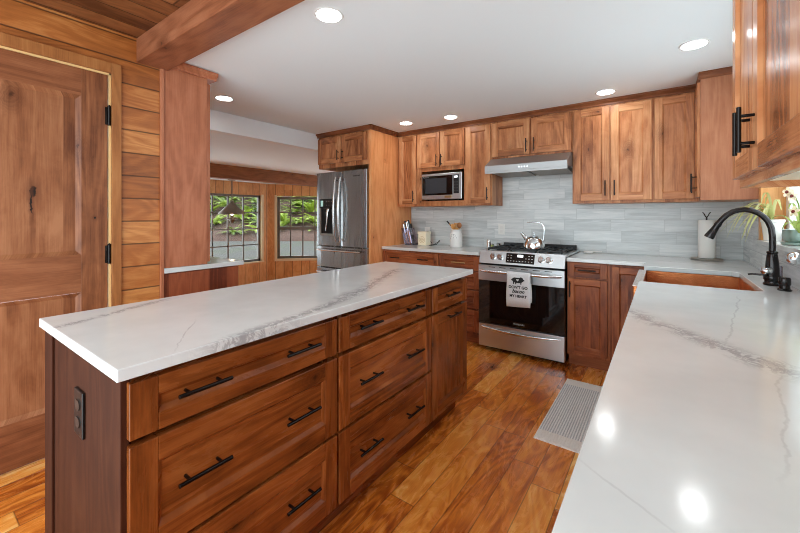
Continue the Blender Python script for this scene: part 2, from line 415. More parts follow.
v_ = w.M('ADD', w.M('MULTIPLY', stk, 0.85), w.M('MULTIPLY_ADD', idt, 0.28, -0.06))
tc = w.ramp(v_, [(0.22, rgb(172, 176, 176)), (0.5, rgb(206, 210, 210)), (0.78, rgb(232, 233, 232))])
g_ = w.smooth(ed, 0.0005, 0.0018)
tc = w.mix(g_, rgb(178, 181, 181), tc)
w.bump(g_, 0.35, 0.002)
tile = w.p(col=tc, rough=0.24)

# hammered copper
w = NT('hammered_copper')
nd = w.t.nodes.new('ShaderNodeTexVoronoi'); w.set(nd.inputs['Vector'], w.obj()); nd.inputs['Scale'].default_value = 130
cc = w.noise(w.obj(), 9, 4, 0.6)
w.bump(nd.outputs['Distance'], 0.4, 0.003)
copper = w.p(col=w.ramp(cc, [(0.3, rgb(168, 92, 52)), (0.7, rgb(214, 138, 88))]), metal=1.0, rough=0.34)

# woven rug
w = NT('woven_rug')
x, y, z = w.sep(w.obj())
wb = w.noise(w.comb(x, y, 0.0), 60, 2, 0.6)
stripe = w.M('MULTIPLY_ADD', w.M('SINE', w.M('MULTIPLY', w.M('MULTIPLY_ADD', wb, 0.003, x), 2 * math.pi / 0.0135)), 0.5, 0.5)
tick = w.M('MULTIPLY_ADD', w.M('SINE', w.M('MULTIPLY', y, 2 * math.pi / 0.012)), 0.5, 0.5)
spk = w.white(w.comb(w.M('FLOOR', w.M('MULTIPLY', x, 260)), w.M('FLOOR', w.M('MULTIPLY', y, 190)), 0.0))
vv = w.M('ADD', w.M('MULTIPLY', stripe, 0.62), w.M('ADD', w.M('MULTIPLY', tick, 0.10), w.M('MULTIPLY', spk, 0.28)))
mid_ = w.ramp(vv, [(0.1, rgb(156, 157, 158)), (0.55, rgb(214, 213, 211)), (0.95, rgb(242, 240, 236))])
ends = w.M('GREATER_THAN', w.M('ABSOLUTE', y), 0.355)
bc = w.ramp(w.noise(w.comb(x, w.M('MULTIPLY', y, 4.0), 0.0), 90, 2, 0.6), [(0.3, rgb(222, 216, 208)), (0.7, rgb(240, 235, 228))])
edge = w.M('GREATER_THAN', w.M('ABSOLUTE', x), 0.243)
w.bump(vv, 0.5, 0.004)
rugm = w.p(col=w.mix(w.M('MAXIMUM', ends, edge), mid_, bc), rough=0.95)

# towel cloth
w = NT('towel_cloth')
tn = w.noise(w.obj(), 400, 2, 0.6)
w.bump(tn, 0.2, 0.002)
cloth = w.p(col=w.ramp(tn, [(0.3, rgb(206, 204, 204)), (0.7, rgb(226, 225, 225))]), rough=0.95)

def foliage(name, dk, lt, sc=3.0, rough=0.5, trans=True):
    w = NT(name); n = w.noise(w.obj(), sc, 3, 0.6); rn = w.rnd()
    f = w.M('MULTIPLY_ADD', rn, 0.3, w.M('MULTIPLY_ADD', n, 0.9, -0.12))
    c = w.ramp(f, [(0.25, dk), (0.75, lt)])
    w.p(col=c, rough=rough)
    tl = w.n('BsdfTranslucent', {'Color': c}); ms = w.n('MixShader', {0: 0.35, 1: w.b.outputs[0], 2: tl}); w.t.links.new(ms, w.out.inputs[0])
    return w.m
fern_m = foliage('fern_green', rgb(42, 68, 14), rgb(158, 176, 60), 1.2)
shrub_m = foliage('shrub_green', rgb(40, 62, 24), rgb(104, 130, 50), 0.9)
dark_m = foliage('evergreen', rgb(24, 38, 20), rgb(72, 92, 42), 0.8)
spider_m = foliage('spider_leaf', rgb(190, 192, 120), rgb(240, 236, 196), 9)
orchid_m = foliage('orchid_leaf', rgb(104, 134, 56), rgb(188, 198, 104), 9)
petal_m = foliage('orchid_petal', rgb(226, 206, 170), rgb(244, 230, 208), 30)
petalc_m = plain('orchid_lip', rgb(120, 44, 34), 0.5)
bark = NT('bark'); bark.p(col=bark.ramp(bark.noise(bark.obj(), 6, 5, 0.7), [(0.3, rgb(60, 48, 40)), (0.7, rgb(112, 94, 78))]), rough=0.9); bark = bark.m
w = NT('gravel'); gn = w.noise(w.obj(), 22, 5, 0.8)
gl_ = w.noise(w.obj(), 0.7, 3, 0.6)
w.bump(gn, 0.6, 0.03)
gravel = w.p(col=w.mix(w.smooth(gl_, 0.45, 0.6, 0.0, 0.35), w.ramp(gn, [(0.3, rgb(42, 39, 36)), (0.7, rgb(76, 71, 66))]), rgb(56, 62, 30)), rough=0.95)
w = NT('mulch'); gn = w.noise(w.obj(), 8, 6, 0.8)
mulch = w.p(col=w.ramp(gn, [(0.3, rgb(46, 29, 22)), (0.55, rgb(74, 50, 40)), (0.8, rgb(104, 76, 64))]), rough=0.95)

qz_r = quartz('quartz_counter', [(-0.14, 1.63, 0.27, 1.12, 0.065, 0.006, 0.66, 0.13), (0.28, 2.15, 0.14, 1.34, 0.0, 0.004, 0.30, 0.08), (0.22, 1.17, 0.13, 0.70, 0.0, 0.0035, 0.26, 0.08), (-0.10, 0.58, 0.02, 0.50, 0.0, 0.003, 0.28, 0.03), (-0.6, 3.8, 0.45, 3.35, 0.02, 0.004, 0.3, 0.15)])
qz_i = quartz('quartz_island', [(-0.985, 0.47, -1.085, 1.15, 0.045, 0.005, 0.74, 0.07), (-1.075, 1.08, -1.42, 1.97, 0.065, 0.006, 0.80, 0.13), (-1.53, 0.27, -1.70, 0.72, 0.035, 0.005, 0.70, 0.06), (-1.03, 0.43, -1.26, 0.60, 0.0, 0.003, 0.4, 0.08)], 3.0)
qz_l = quartz('quartz_back', [(-2.5, 3.4, -1.5, 3.8, 0.03, 0.004, 0.3, 0.15)], 6.0)

# ------------------------------------------------------------------ the room
XW, YB, ZC = 0.525, 3.93, 2.27
struct('floor', MB().box(-3.54, 0.70, -0.75, 6.7, -0.26, 0), floorm, 'glossy reddish brown wood plank floor running towards the range', 'floor')
struct('floor_dining', MB().box(-7.3, -3.54, 0.9, 6.7, -.26, -.20), floorm, 'sunken wood floor of the dining area', 'floor')
struct('wall_back', MB().box(-3.48, 0.66, YB + 0.008, YB + 0.14, 0, ZC), white_paint, 'back wall behind the range and wall cabinets', 'wall')
struct('backsplash', MB().box(-2.62, XW, YB - 0.0, YB + 0.008, 0.90, 2.0), tile, 'grey blue streaked tile backsplash on the back wall', 'backsplash')
# right wall with the opening over the sink (Y 1.85..3.30, Z 1.105..2.05)
WY0, WY1, WZ0, WZ1 = 1.30, 3.30, 1.085, 2.05
m = MB().box(XW + .008, 0.66, -0.75, WY0, 0, 2.4).box(XW + .008, 0.66, WY1, YB + .008, 0, 2.4).box(XW + .008, 0.66, WY0, WY1, 0, WZ0).box(XW + .008, 0.66, WY0, WY1, WZ1, 2.4)
struct('wall_right', m, white_paint, 'right wall with the window over the sink', 'wall')
m = MB().box(XW, XW + .008, WY1, YB, 0.905, 1.40).box(XW, XW + .008, -0.7, WY1, 0.905, WZ0)
struct('backsplash_right', m, tile, 'grey blue tile below the window beside the faucet', 'backsplash')
win = struct('window_3', MB().box(.655, .665, WY0 + .03, WY1 - .03, WZ0 + .04, WZ1 - .03), glass, 'window over the sink with plants on its sill', 'window')
pw = alder['z']
jamb = wood('honey_jamb', rgb(198, 132, 74), rgb(226, 164, 102), rgb(238, 186, 128), 'z', rough=0.4, stave_amt=0.0, knots=0.15)
struct('jamb', MB().box(XW + .0, .64, WY1 - .022, WY1, WZ0 + .02, WZ1).box(XW, .64, WY0, WY0 + .022, WZ0 + .02, WZ1).box(XW, .64, WY0, WY1, WZ1 - .022, WZ1).box(XW - .006, XW + .03, WY1 - .03, WY1 + .035, WZ0 + .02, WZ1), jamb, 'honey coloured wooden window jamb', bevel=.002, parent=win)
m = MB()
for a, b in ((WY1 - .10, WY1 - .022), (WY0 + .022, WY0 + .10), (2.27, 2.33)): m.box(.635, .69, a, b, WZ0 + .02, WZ1 - .02)
m.box(.635, .69, WY0, WY1, WZ0 + .02, WZ0 + .085).box(.635, .69, WY0, WY1, WZ1 - .09, WZ1 - .02)
struct('window_frame', m, trimwhite, 'white vinyl frame', bevel=.003, parent=win)
struct('window_sill', MB().box(XW - .02, .645, WY0, WY1, WZ0 - .005, WZ0 + .022), qz_l, 'white stone window sill', bevel=.002, parent=win)

# left wall, boards, with door opening
XL = -2.59
DY0, DY1, DZ = -0.155, 0.745, 2.072
m = MB().box(XL - .12, XL, -0.75, DY0 - .02, 0, 2.36).box(XL - .12, XL, DY1 + .012, 1.005, 0, 2.36).box(XL - .12, XL, DY0 - .02, DY1 + .012, DZ + .012, 2.36)
struct('wall_left', m, pinewall, 'left wall of pale honey coloured horizontal pine boards', 'wall')
struct('trim_1', MB().box(XL, XL + .014, DY1 + .010, DY1 + .056, 0, DZ + .07).box(XL, XL + .014, DY0 - .08, DY1 + .010, DZ + .012, DZ + .07), casing, 'plain wooden casing around the left door', 'trim', bevel=.002)
struct('baseboard_left', MB().box(XL, XL + .012, DY1 + .06, 1.0, 0, .09), casing, 'low wooden baseboard beside the left door', 'baseboard', bevel=.002)
struct('trim_2', MB().box(XL - .05, XL - .005, DY1 + .001, DY1 + .011, 0, DZ + .011).box(XL - .05, XL - .005, DY0, DY1 + .011, DZ + .001, DZ + .011), plain('bare_edge', rgb(224, 186, 128), .5), 'pale door stop strip around the left door', 'trim')
# raised panel knotty alder door
d = MB()
xf = XL - .012; xb = xf - .04
y0, y1 = DY0, DY1 - .004
ST = .118
pan = ((.239, .839), (1.047, 1.924))
d.box(xb, xf, y0, y0 + ST, .008, DZ, 0).box(xb, xf, y1 - ST, y1, .008, DZ, 0)
for a, b in ((.008, pan[0][0]), (pan[0][1], pan[1][0]), (pan[1][1], DZ)): d.box(xb, xf, y0 + ST, y1 - ST, a, b, 1)
def chamfer(mb, ya, yb, za, zb, xo, xi, wd_, mi=0):
    o = [(xo, ya, za), (xo, yb, za), (xo, yb, zb), (xo, ya, zb)]; n = [(xi, ya + wd_, za + wd_), (xi, yb - wd_, za + wd_), (xi, yb - wd_, zb - wd_), (xi, ya + wd_, zb - wd_)]
    vo = [mb.v(p) for p in o]; vn = [mb.v(p) for p in n]
    for k in range(4):
        j = (k + 1) % 4; mb.face([vo[k], vo[j], vn[j], vn[k]], mi)
for a, b in pan:
    chamfer(d, y0 + ST, y1 - ST, a, b, xf, xf - .014, .022)
    d.box(xf - .03, xf - .014, y0 + ST + .010, y1 - ST - .010, a + .010, b - .010, 0)
door = struct('door_1', d, [doorw['z'], doorw['y']], 'knotty reddish alder panel door in the left wall', 'door', bevel=.0015)
for hz in (.22, 1.04, 1.836):
    m = MB().tube([(xf + .010, DY1 + .001, hz - .055), (xf + .010, DY1 + .001, hz + .055)], .008, 10)
    m.box(xf, xf + .004, DY1 - .016, DY1 + .001, hz - .05, hz + .05).lathe((xf + .010, DY1 + .001, hz + .055), [(.008, 0), (.006, .004), (.003, .008)], 10)
    tag(m.build('hinge', black, door), 'black door hinge', kind='structure')
# ceilings and beam
struct('ceiling', MB().box(-3.48, .66, 1.03, YB + .14, ZC, ZC + .1), ceil_paint, 'smooth white kitchen ceiling', 'ceiling')
struct('ceiling_boards', MB().box(-2.72, .66, -0.75, .90, 2.335, 2.40), woodceil, 'dark wood board ceiling at the left front', 'ceiling')
m = MB().box(-2.60, .53, .885, 1.05, 2.262, 2.42).box(-2.60, .53, .885, 1.05, 2.19, 2.262)
struct('ceiling_beam', MB().box(-2.60, .53, .880, 1.052, 2.192, 2.42), beamw, 'boxed reddish wood beam across the ceiling', 'beam', bevel=.003)
struct('trim_3', MB().box(-2.60, .53, 1.052, 1.066, 2.235, 2.275), beamw, 'narrow wood strip along the beam edge', 'trim')
# dining side
struct('wall_soffit', MB().box(-3.60, -3.48, 1.0, YB + .14, 2.08, ZC + .05), white_paint, 'white vertical soffit step over the dining opening', 'wall')
struct('ceiling_dining', MB().box(-5.84, -3.60, 1.0, 6.6, 2.08, 2.14), ceil_paint, 'lower white ceiling over the dining area', 'ceiling')
struct('ceiling_nook', MB().box(-7.2, -5.84, 1.0, 6.6, 1.956, 2.02), ceil_paint, 'white ceiling of the window nook', 'ceiling')
struct('header_beam', MB().box(-5.84, -5.68, 1.0, 6.6, 1.863, 2.14), headw, 'brown wood header over the dining nook opening', 'beam', bevel=.003)
struct('wall_dining_near', MB().box(-7.2, -2.60, 0.88, 1.0, -.2, 2.4), white_paint, 'wall between the dining area and the front room', 'wall')
struct('wall_dining_side', MB().box(-3.60, -3.48, YB + .02, 6.7, 0, 2.2), white_paint, 'dining wall behind the kitchen', 'wall')
struct('wall_dining_back', MB().box(-5.6, -5.3, 6.46, 6.6, -.2, 2.2).box(-3.75, -3.5, 6.46, 6.6, -.2, 2.2).box(-5.3, -3.75, 6.46, 6.6, -.2, .2).box(-5.3, -3.75, 6.46, 6.6, 1.95, 2.2), pinedinex, 'pine wall at the end of the dining area', 'wall')
for n_, (a, b, c, e, f, h) in (('window_4', (-5.3, -3.75, 6.52, 6.524, .2, 1.95)), ('window_5', (-7.07, -7.066, 1.2, 2.6, .3, 1.7))):  # unseen windows, added to bring more daylight into the dining area
    wn_ = struct(n_, MB().box(a, b, c, e, f, h), glass, 'added dining window, out of view ' + ('at the far end' if n_ == 'window_4' else 'behind the tall cabinet'), 'window')
    fr = MB()
    if n_ == 'window_4':
        for q in (a, (a + b) / 2, b - .05): fr.box(q, q + .05, 6.50, 6.55, f, h)
        fr.box(a, b, 6.50, 6.55, f, f + .05).box(a, b, 6.50, 6.55, h - .05, h)
    else:
        for q in (c, (c + e) / 2, e - .05): fr.box(-7.09, -7.04, q, q + .05, f, h)
        fr.box(-7.09, -7.04, c, e, f, f + .05).box(-7.09, -7.04, c, e, h - .05, h)
    struct('window_frame', fr, trimwhite, 'white window frame', parent=wn_)
# window wall of the nook: X=-7, windows Y 3.05..4.70, Z .335..1.685
NX = -7.0
ny0, ny1, nz0, nz1 = 2.80, 4.70, .30, 1.70
m = MB().box(NX - .12, NX, 1.0, 1.2, -.2, 2.0).box(NX - .12, NX, 2.6, ny0, -.2, 2.0).box(NX - .12, NX, 1.2, 2.6, -.2, nz0).box(NX - .12, NX, 1.2, 2.6, nz1, 2.0).box(NX - .12, NX, ny1, 4.84, -.2, 2.0).box(NX - .12, NX, ny0, ny1, -.2, nz0).box(NX - .12, NX, ny0, ny1, nz1, 2.0)
struct('wall_nook', m, pinedine, 'vertical knotty pine boards around the wide dining window', 'wall')
w1 = struct('window_1', MB().box(NX - .072, NX - .068, ny0 + .04, ny1 - .06, nz0 + .04, nz1 - .04), glass, 'wide dining window with a grid looking out at ferns', 'window')
m = MB().box(NX - .10, NX - .04, ny1 - .068, ny1 - .02, nz0, nz1).box(NX - .10, NX - .04, ny0, ny0 + .05, nz0, nz1).box(NX - .10, NX - .04, ny0, ny1 - .02, nz1 - .045, nz1).box(NX - .10, NX - .04, ny0, ny1 - .02, nz0, nz0 + .045)
for yy in (3.31, 3.653, 3.97, 4.299): m.box(NX - .082, NX - .056, yy - .016, yy + .016, nz0 + .04, nz1 - .04)
for zz in (.655, .99, 1.33): m.box(NX - .080, NX - .058, ny0 + .04, ny1 - .06, zz - .012, zz + .012)
struct('window_frame', m, vinylgrey, 'taupe grey frame and grid', bevel=.002, parent=w1)
struct('jamb', MB().box(NX - .11, NX + .012, ny1 - .02, ny1 + .03, nz0, nz1 + .02).box(NX - .11, NX + .03, ny0, ny1 + .03, nz0 - .03, nz0), cream, 'pale cream window jamb', parent=w1, bevel=.002)
# angled wall: from (-7,4.84) along (.707,.707)
k = math.sqrt(.5); O = Vector((NX, 4.84, 0)); A = Vector((k, k, 0)); NN = Vector((k, -k, 0))
s0, s1, az0, az1 = .17, 1.24, .30, 1.70
m = MB()
for a, b, c, e in ((0, s0, -.2, 2.0), (s1, 2.3, -.2, 2.0), (s0, s1, -.2, az0), (s0, s1, az1, 2.0)): m.obox(O, A, ZUP, NN, a, b, c, e, -.12, 0)
struct('wall_nook_angled', m, pinedinex, 'angled pine board wall beside the refrigerator', 'wall')
w2 = struct('window_2', MB().obox(O, A, ZUP, NN, s0 + .03, s1 - .03, az0 + .03, az1 - .03, -.072, -.068), glass, 'double hung dining window beside the refrigerator', 'window')
m = MB()
for a, b, c, e in ((s0 + .02, s0 + .075, az0 + .02, az1 - .02), (s1 - .075, s1 - .02, az0 + .02, az1 - .02), (s0, s1, az1 - .07, az1 - .02), (s0, s1, az0 + .02, az0 + .075), (s0, s1, .955, 1.03)): m.obox(O, A, ZUP, NN, a, b, c, e, -.10, -.04)
for ss in (.47, .735, 1.0): m.obox(O, A, ZUP, NN, ss - .013, ss + .013, az0 + .05, az1 - .05, -.082, -.056)
m.obox(O, A, ZUP, NN, s0 + .05, s1 - .05, 1.325, 1.35, -.08, -.058)
struct('window_frame', m, vinylgrey, 'taupe grey sash frames and grid', bevel=.002, parent=w2)
m = MB()
for a, b, c, e in ((s0 - .03, s0 + .02, az0 - .03, az1 + .02), (s1 - .02, s1 + .03, az0 - .03, az1 + .02), (s0 - .03, s1 + .03, az0 - .03, az0 + .02)): m.obox(O, A, ZUP, NN, a, b, c, e, -.11, .012)
struct('jamb', m, cream, 'pale cream window jamb', bevel=.002, parent=w2)

# ------------------------------------------------------------------ outdoors, in the direction of the dining windows
FW = Vector((-.581, .814, 0)); RT = Vector((.814, .581, 0))
def ext(r, f, z=0): return FW * f + RT * r + ZUP * z
m = MB(); m.face([m.v(ext(-30, 9.2, .06)), m.v(ext(6, 9.2, .06)), m.v(ext(6, 17.5, .10)), m.v(ext(-30, 17.5, .10))][::-1])
o = struct('ground_gravel', m, gravel, 'grey gravel drive outside the dining windows', 'ground')
m = MB(); cols = [(16.8, .06), (17.3, .32), (18.5, .55), (20.5, 1.2), (23, 2.1), (26, 3.0), (30, 3.6)]
rows = []
rg = random.Random(3)
for (f, z) in cols: rows.append([m.v(ext(-32 + 40 * i / 40, f + rg.uniform(-.2, .2), z + rg.uniform(-.06, .06) * (f > 17))) for i in range(41)])
for a, b in zip(rows, rows[1:]):
    for i in range(40): m.face([a[i], a[i + 1], b[i + 1], b[i]], 0, True)
struct('ground_bank', m, mulch, 'brown mulch bank beyond the gravel drive', 'ground')
def bank_z(f):
    for (a, za), (b, zb) in zip(cols, cols[1:]):
        if a <= f <= b: return za + (zb - za) * (f - a) / (b - a)
    return cols[-1][1]
def fern_mesh(seed, nf, L, wd_):
    g = random.Random(seed); m = MB()
    for i in range(nf):
        az = 2 * math.pi * i / nf + g.uniform(-.2, .2); el = g.uniform(.55, 1.25); ln = L * g.uniform(.75, 1.1)
        dirh = Vector((math.cos(az), math.sin(az), 0)); pts = []; p = Vector((0, 0, 0.02)); e = el
        for q in range(13):
            pts.append(p.copy()); p = p + (dirh * math.cos(e) + ZUP * math.sin(e)) * (ln / 12); e -= .11
        sd = dirh.cross(ZUP)
        m.tube(pts, [.007 * (1 - q / 14) for q in range(13)], 4, 0, False)
        for q in range(1, 12):
            t = (pts[q + 1] - pts[q]).normalized()
            wl = wd_ * math.sin(math.pi * (q + 1.2) / 13.5) ** .7
            for sg in (-1, 1):
                for off in (0.0, .5):
                    b0 = pts[q].lerp(pts[q + 1], off); tip = b0 + sd * sg * wl + t * wl * .45 - ZUP * wl * .15
                    hw = t * (ln / 12) * .26
                    m.face([m.v(b0 - hw), m.v(b0 + hw), m.v(tip)], 0)
    return m
def leafcloud(m, c, r, n, size, g, mi=0, long=1.0):
    for _ in range(n):
        while True:
            d_ = Vector((g.uniform(-1, 1), g.uniform(-1, 1), g.uniform(-1, 1)))
            if .35 < d_.length < 1: break
        lump = 1 + .18 * math.sin(d_.x * 7 + r[0] * 9) * math.cos(d_.z * 6 + r[1] * 5)
        p = Vector(c) + Vector((d_.x * r[0], d_.y * r[1], d_.z * r[2])) * lump
        a = Vector((g.uniform(-1, 1), g.uniform(-1, 1), g.uniform(-.7, .7))).normalized(); b = a.orthogonal().normalized()
        b = Matrix.Rotation(g.uniform(0, 6.28), 3, a) @ b
        s_ = size * g.uniform(.6, 1.3)
        m.face([m.v(p - a * s_ * long), m.v(p + b * s_ * .42), m.v(p + a * s_ * long), m.v(p - b * s_ * .42)], mi)
GF = 'ferns on the mulch bank'
protos = []
for i, (nf, L_, wd_) in enumerate(((16, 1.15, .17), (13, .85, .15), (20, 1.35, .16))):
    o = fern_mesh(20 + i, nf, L_, wd_).build('fern', fern_m); protos.append(o)
spots = []
g = random.Random(11)
for rr_ in range(5):                       # rows up the bank
    f = (18.1, 19.6, 21.0, 22.3, 23.6)[rr_]
    n_ = (5, 10, 11, 12, 12)[rr_]
    for i in range(n_):
        spots.append(((-11.2 + 8.6 * (i + .5) / n_) * f / 18 + g.uniform(-.35, .35), f + g.uniform(-.4, .4)))
spots[:5] = [(-8.05, 17.7), (-6.9, 17.9), (-6.0, 18.6), (-10.3, 18.4), (-4.2, 18.5)]
FL = ['bushy green fern growing on the mulch bank outside the dining windows', 'short green fern growing on the mulch bank outside the dining windows', 'tall arching fern growing on the mulch bank outside the dining windows']
for i, (r_, f) in enumerate(spots):
    kx = (1, 0, 2)[i % 3] if i >= 5 else (1, 0, 1, 0, 1)[i]
    o = protos[kx] if not protos[kx].get('label') else copy_tree(protos[kx])
    o.location = ext(r_, f, bank_z(f) - .02); o.rotation_euler = (0, 0, g.uniform(0, 6.28)); sc_ = g.uniform(.86, 1.1); o.scale = (sc_,) * 3
    tag(o, FL[kx], 'fern', GF + (', bushy', ', short', ', tall')[kx])
shr = []
for i in range(3):
    m = MB(); g2 = random.Random(50 + i)
    leafcloud(m, (0, 0, 1.0), (1.25, 1.0, 1.05), 1500, .10, g2, long=1.2)
    leafcloud(m, (.5, -.2, 1.6), (.8, .7, .7), 600, .10, g2, long=1.2)
    shr.append(m.build('shrub', (shrub_m, dark_m, dark_m)[i]))
SL = ['mid green leafy shrub at the top of the garden bank', 'dark green dense shrub at the top of the garden bank', 'dark green shrub with a rounded crown at the top of the garden bank']
for i in range(8):
    kx = (0, 1, 0, 2, 1)[i % 5]
    o = shr[kx] if not shr[kx].get('label') else copy_tree(shr[kx])
    f = 25.4 + (i % 2) * .5
    o.location = ext(-17.5 + 14.5 * i / 7, f, bank_z(f) - .1); o.rotation_euler = (0, 0, g.uniform(0, 6.28)); sc_ = g.uniform(.68, .76); o.scale = (sc_, sc_, sc_ * 1.5)
    tag(o, SL[kx], 'shrub', 'shrubs above the ferns, ' + ('mid green', 'dark', 'rounded')[kx])
tr = thing('tree', 'evergreen tree with brown trunk behind the shrubs outside', 'tree', ext(-15.8, 30.5, 3.6), 'trees behind the shrubs')
mt = MB().tube([ext(-15.8, 30.5, 3.2), ext(-15.8, 30.6, 6.6), ext(-15.7, 30.5, 10.6)], [.28, .22, .12], 9); mt.build('trunk', bark, tr)
mt = MB(); g2 = random.Random(77)
for q in range(6): leafcloud(mt, ext(-15.8, 30.5, 3.8 + q * 1.25), (2.2 - q * .2, 2.2 - q * .2, .8), 700, .17, g2)
mt.build('foliage', dark_m, tr)
for i in range(1, 4):
    o = copy_tree(tr); f = 30.5
    o.location = ext((-21.5, -10.2, -4.8)[i - 1], f, 3.6); o.rotation_euler = (0, 0, i * 1.3)

# ------------------------------------------------------------------ cabinet builders
FN = Vector((0, -1, 0)); FX = Vector((1, 0, 0)); WX = Vector((-1, 0, 0)); AY = Vector((0, 1, 0))
def shaker(parent, name, o, A, N, w_, h, mats, fw=.058, t=.021, horiz=False, label=None, ch=.0085, rec=.011, bk=0.0):
    """frame and recessed panel front; o = lower corner on the cabinet face"""
    m = MB(); p = lambda *a, mi=0: m.obox(o, A, ZUP, N, *a, mi)
    fr = min(fw, h * .33)
    p(0, fw, 0, h, -bk, t); p(w_ - fw, w_, 0, h, -bk, t)
    p(fw, w_ - fw, 0, fr, -bk, t, mi=1); p(fw, w_ - fw, h - fr, h, -bk, t, mi=1)
    p(fw - .004, w_ - fw + .004, fr - .004, h - fr + .004, 0, t - rec, mi=1 if horiz else 0)
    Pt = lambda a, b, n: Vector(o) + A * a + ZUP * b + N * n
    vo = [m.v(Pt(a, b, t - .0015)) for a, b in ((fw, fr), (w_ - fw, fr), (w_ - fw, h - fr), (fw, h - fr))]
    vi = [m.v(Pt(a, b, t - rec + .0005)) for a, b in ((fw + ch, fr + ch), (w_ - fw - ch, fr + ch), (w_ - fw - ch, h - fr - ch), (fw + ch, h - fr - ch))]
    flip = A.cross(ZUP).dot(N) < 0
    for k_ in range(4):
        j = (k_ + 1) % 4; f = [vo[k_], vo[j], vi[j], vi[k_]]
        m.face(f[::-1] if flip else f, 1 - k_ % 2)
    ob = m.build(name, mats, parent, bevel=.0022)
    if label: ob['label'] = label
    return ob
def pull(parent, c, D, N, ln, mat=None, r=.0058, so=.032):
    c, D, N = Vector(c), Vector(D), Vector(N); mt = mat or black
    m = MB().tube([c + N * so - D * ln / 2, c + N * so + D * ln / 2], r, 10)
    for sg in (-1, 1): m.tube([c + D * sg * ln * .30, c + D * sg * ln * .30 + N * so], r * .8, 8)
    return m.build('handle', mt, parent, bevel=.0008)
def two(wd_, ax): return [wd_['z'], wd_[ax]]

# ------------------------------------------------------------------ island
I = thing('kitchen_island', 'dark stained wooden kitchen island with drawers under a white veined top', 'kitchen island', (-1.40, 1.26, 0))
m = MB().box(-1.70, -1.075, .345, 2.205, .10, .88); m.build('body', isl['z'], I, bevel=.002)
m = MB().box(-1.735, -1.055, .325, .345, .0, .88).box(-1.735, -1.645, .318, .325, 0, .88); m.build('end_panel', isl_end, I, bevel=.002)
MB().box(-1.735, -1.70, .345, 2.21, 0, .88).build('back_panel', isl['z'], I, bevel=.002)
MB().box(-1.70, -1.11, .345, 2.18, 0, .10).build('toe_kick', isl['y'], I)
IM = [isl['z'], isl['y']]
XI = -1.057
for (ya, yb) in ((.338, 1.028), (1.040, 1.752)):
    for (za, zb) in ((.718, .856), (.410, .702), (.118, .398)):
        dr = shaker(I, 'drawer', (XI, ya, za), AY, FX, yb - ya, zb - za, IM, fw=.062, horiz=True, ch=.011, rec=.012, bk=.016)
        for q in (.252, .744): pull(dr, (XI + .010, ya + (yb - ya) * q, (za + zb) / 2 + .004), AY, FX, .145)
dr = shaker(I, 'drawer', (XI, 1.764, .718), AY, FX, .440, .138, IM, fw=.062, horiz=True, ch=.011, rec=.012, bk=.016); pull(dr, (XI + .010, 1.985, .79), AY, FX, .15)
dr = shaker(I, 'door', (XI, 1.764, .118), AY, FX, .440, .584, IM, fw=.062, ch=.011, rec=.012, bk=.016); pull(dr, (XI + .021, 1.985, .668), AY, FX, .15)
ol = MB().box(-1.394, -1.318, .3175, .325, .632, .762).build('outlet', blackp, I, bevel=.002)
for zz in (.672, .722):
    MB().prism([(-1.356 + .019 * math.cos(t_), .3175, zz + .017 * max(-.8, min(.8, math.sin(t_) * 1.0)) ) for t_ in [i_ * math.pi / 10 for i_ in range(20)]], (0, -.003, 0)).build('socket', plain('socket_brown', rgb(52, 40, 34), .35), ol)
tag(MB().prism([(-1.735, .303, .88), (-1.005, .303, .88), (-1.005, 2.235, .88), (-1.735, 2.235, .88)], (0, 0, .03)).build('island_countertop', qz_i, None, (-1.37, 1.27, .88), bevel=.003),
    'long white quartz slab with grey veins on the kitchen island', 'countertop')

# ------------------------------------------------------------------ base cabinets along the back wall
YF = 3.34
def base_box(name, label, xa, xb, mats, cat='base cabinet'):
    t_ = thing(name, label, cat, ((xa + xb) / 2, 3.63, 0))
    MB().box(xa, xb, YF, YB - .01, .10, .88).build('body', mats['z'], t_, bevel=.0015)
    MB().box(xa, xb, YF + .06, YB - .01, 0, .10).build('toe_kick', mats['x'], t_)
    return t_
t = base_box('base_cabinet', 'stained wood base cabinet left of the drawer stack, with one wide two handled drawer', -2.62, -1.876, basew)
dr = shaker(t, 'drawer', (-2.612, YF, .728), FX, FN, .730, .134, two(basew, 'x'), horiz=True)
for q in (.25, .75): pull(dr, (-2.612 + .73 * q, YF - .010, .795), FX, FN, .13, bronze)
for xa in (-2.612, -2.244):
    dr = shaker(t, 'door', (xa, YF, .118), FX, FN, .362, .598, two(basew, 'x'))
    pull(dr, (xa + (.32 if xa < -2.5 else .04), YF - .021, .62), ZUP, FN, .13, bronze)
t = base_box('drawer_base_cabinet', 'stained wood four drawer stack just left of the range', -1.876, -1.424, basew)
for i, (za, zb) in enumerate(((.728, .862), (.545, .716), (.358, .533), (.128, .346))):
    dr = shaker(t, 'drawer', (-1.868, YF, za), FX, FN, .436, zb - za, two(basew, 'x'), horiz=True)
    pull(dr, (-1.65, YF - .010, (za + zb) / 2 + .003), FX, FN, .15, brass if i == 0 else bronze)
t = base_box('base_cabinet', 'stained wood base cabinet right of the range with one drawer over a door', -.648, -.335, basew)
dr = shaker(t, 'drawer', (-.641, YF, .755), FX, FN, .290, .120, two(basew, 'x'), fw=.05, horiz=True); pull(dr, (-.496, YF - .010, .815), FX, FN, .13, bronze)
dr = shaker(t, 'door', (-.641, YF, .125), FX, FN, .290, .615, two(basew, 'x'), fw=.05); pull(dr, (-.622, YF - .021, .655), ZUP, FN, .13, bronze)
t = thing('corner_base_cabinet', 'stained wood corner base cabinet between the right range cabinet and copper sink', 'base cabinet', (.09, 3.6, 0))
MB().box(-.335, .515, YF, YB - .01, .10, .88).box(-.055, .515, 3.105, YF, .10, .88).build('body', basew['z'], t, bevel=.0015)
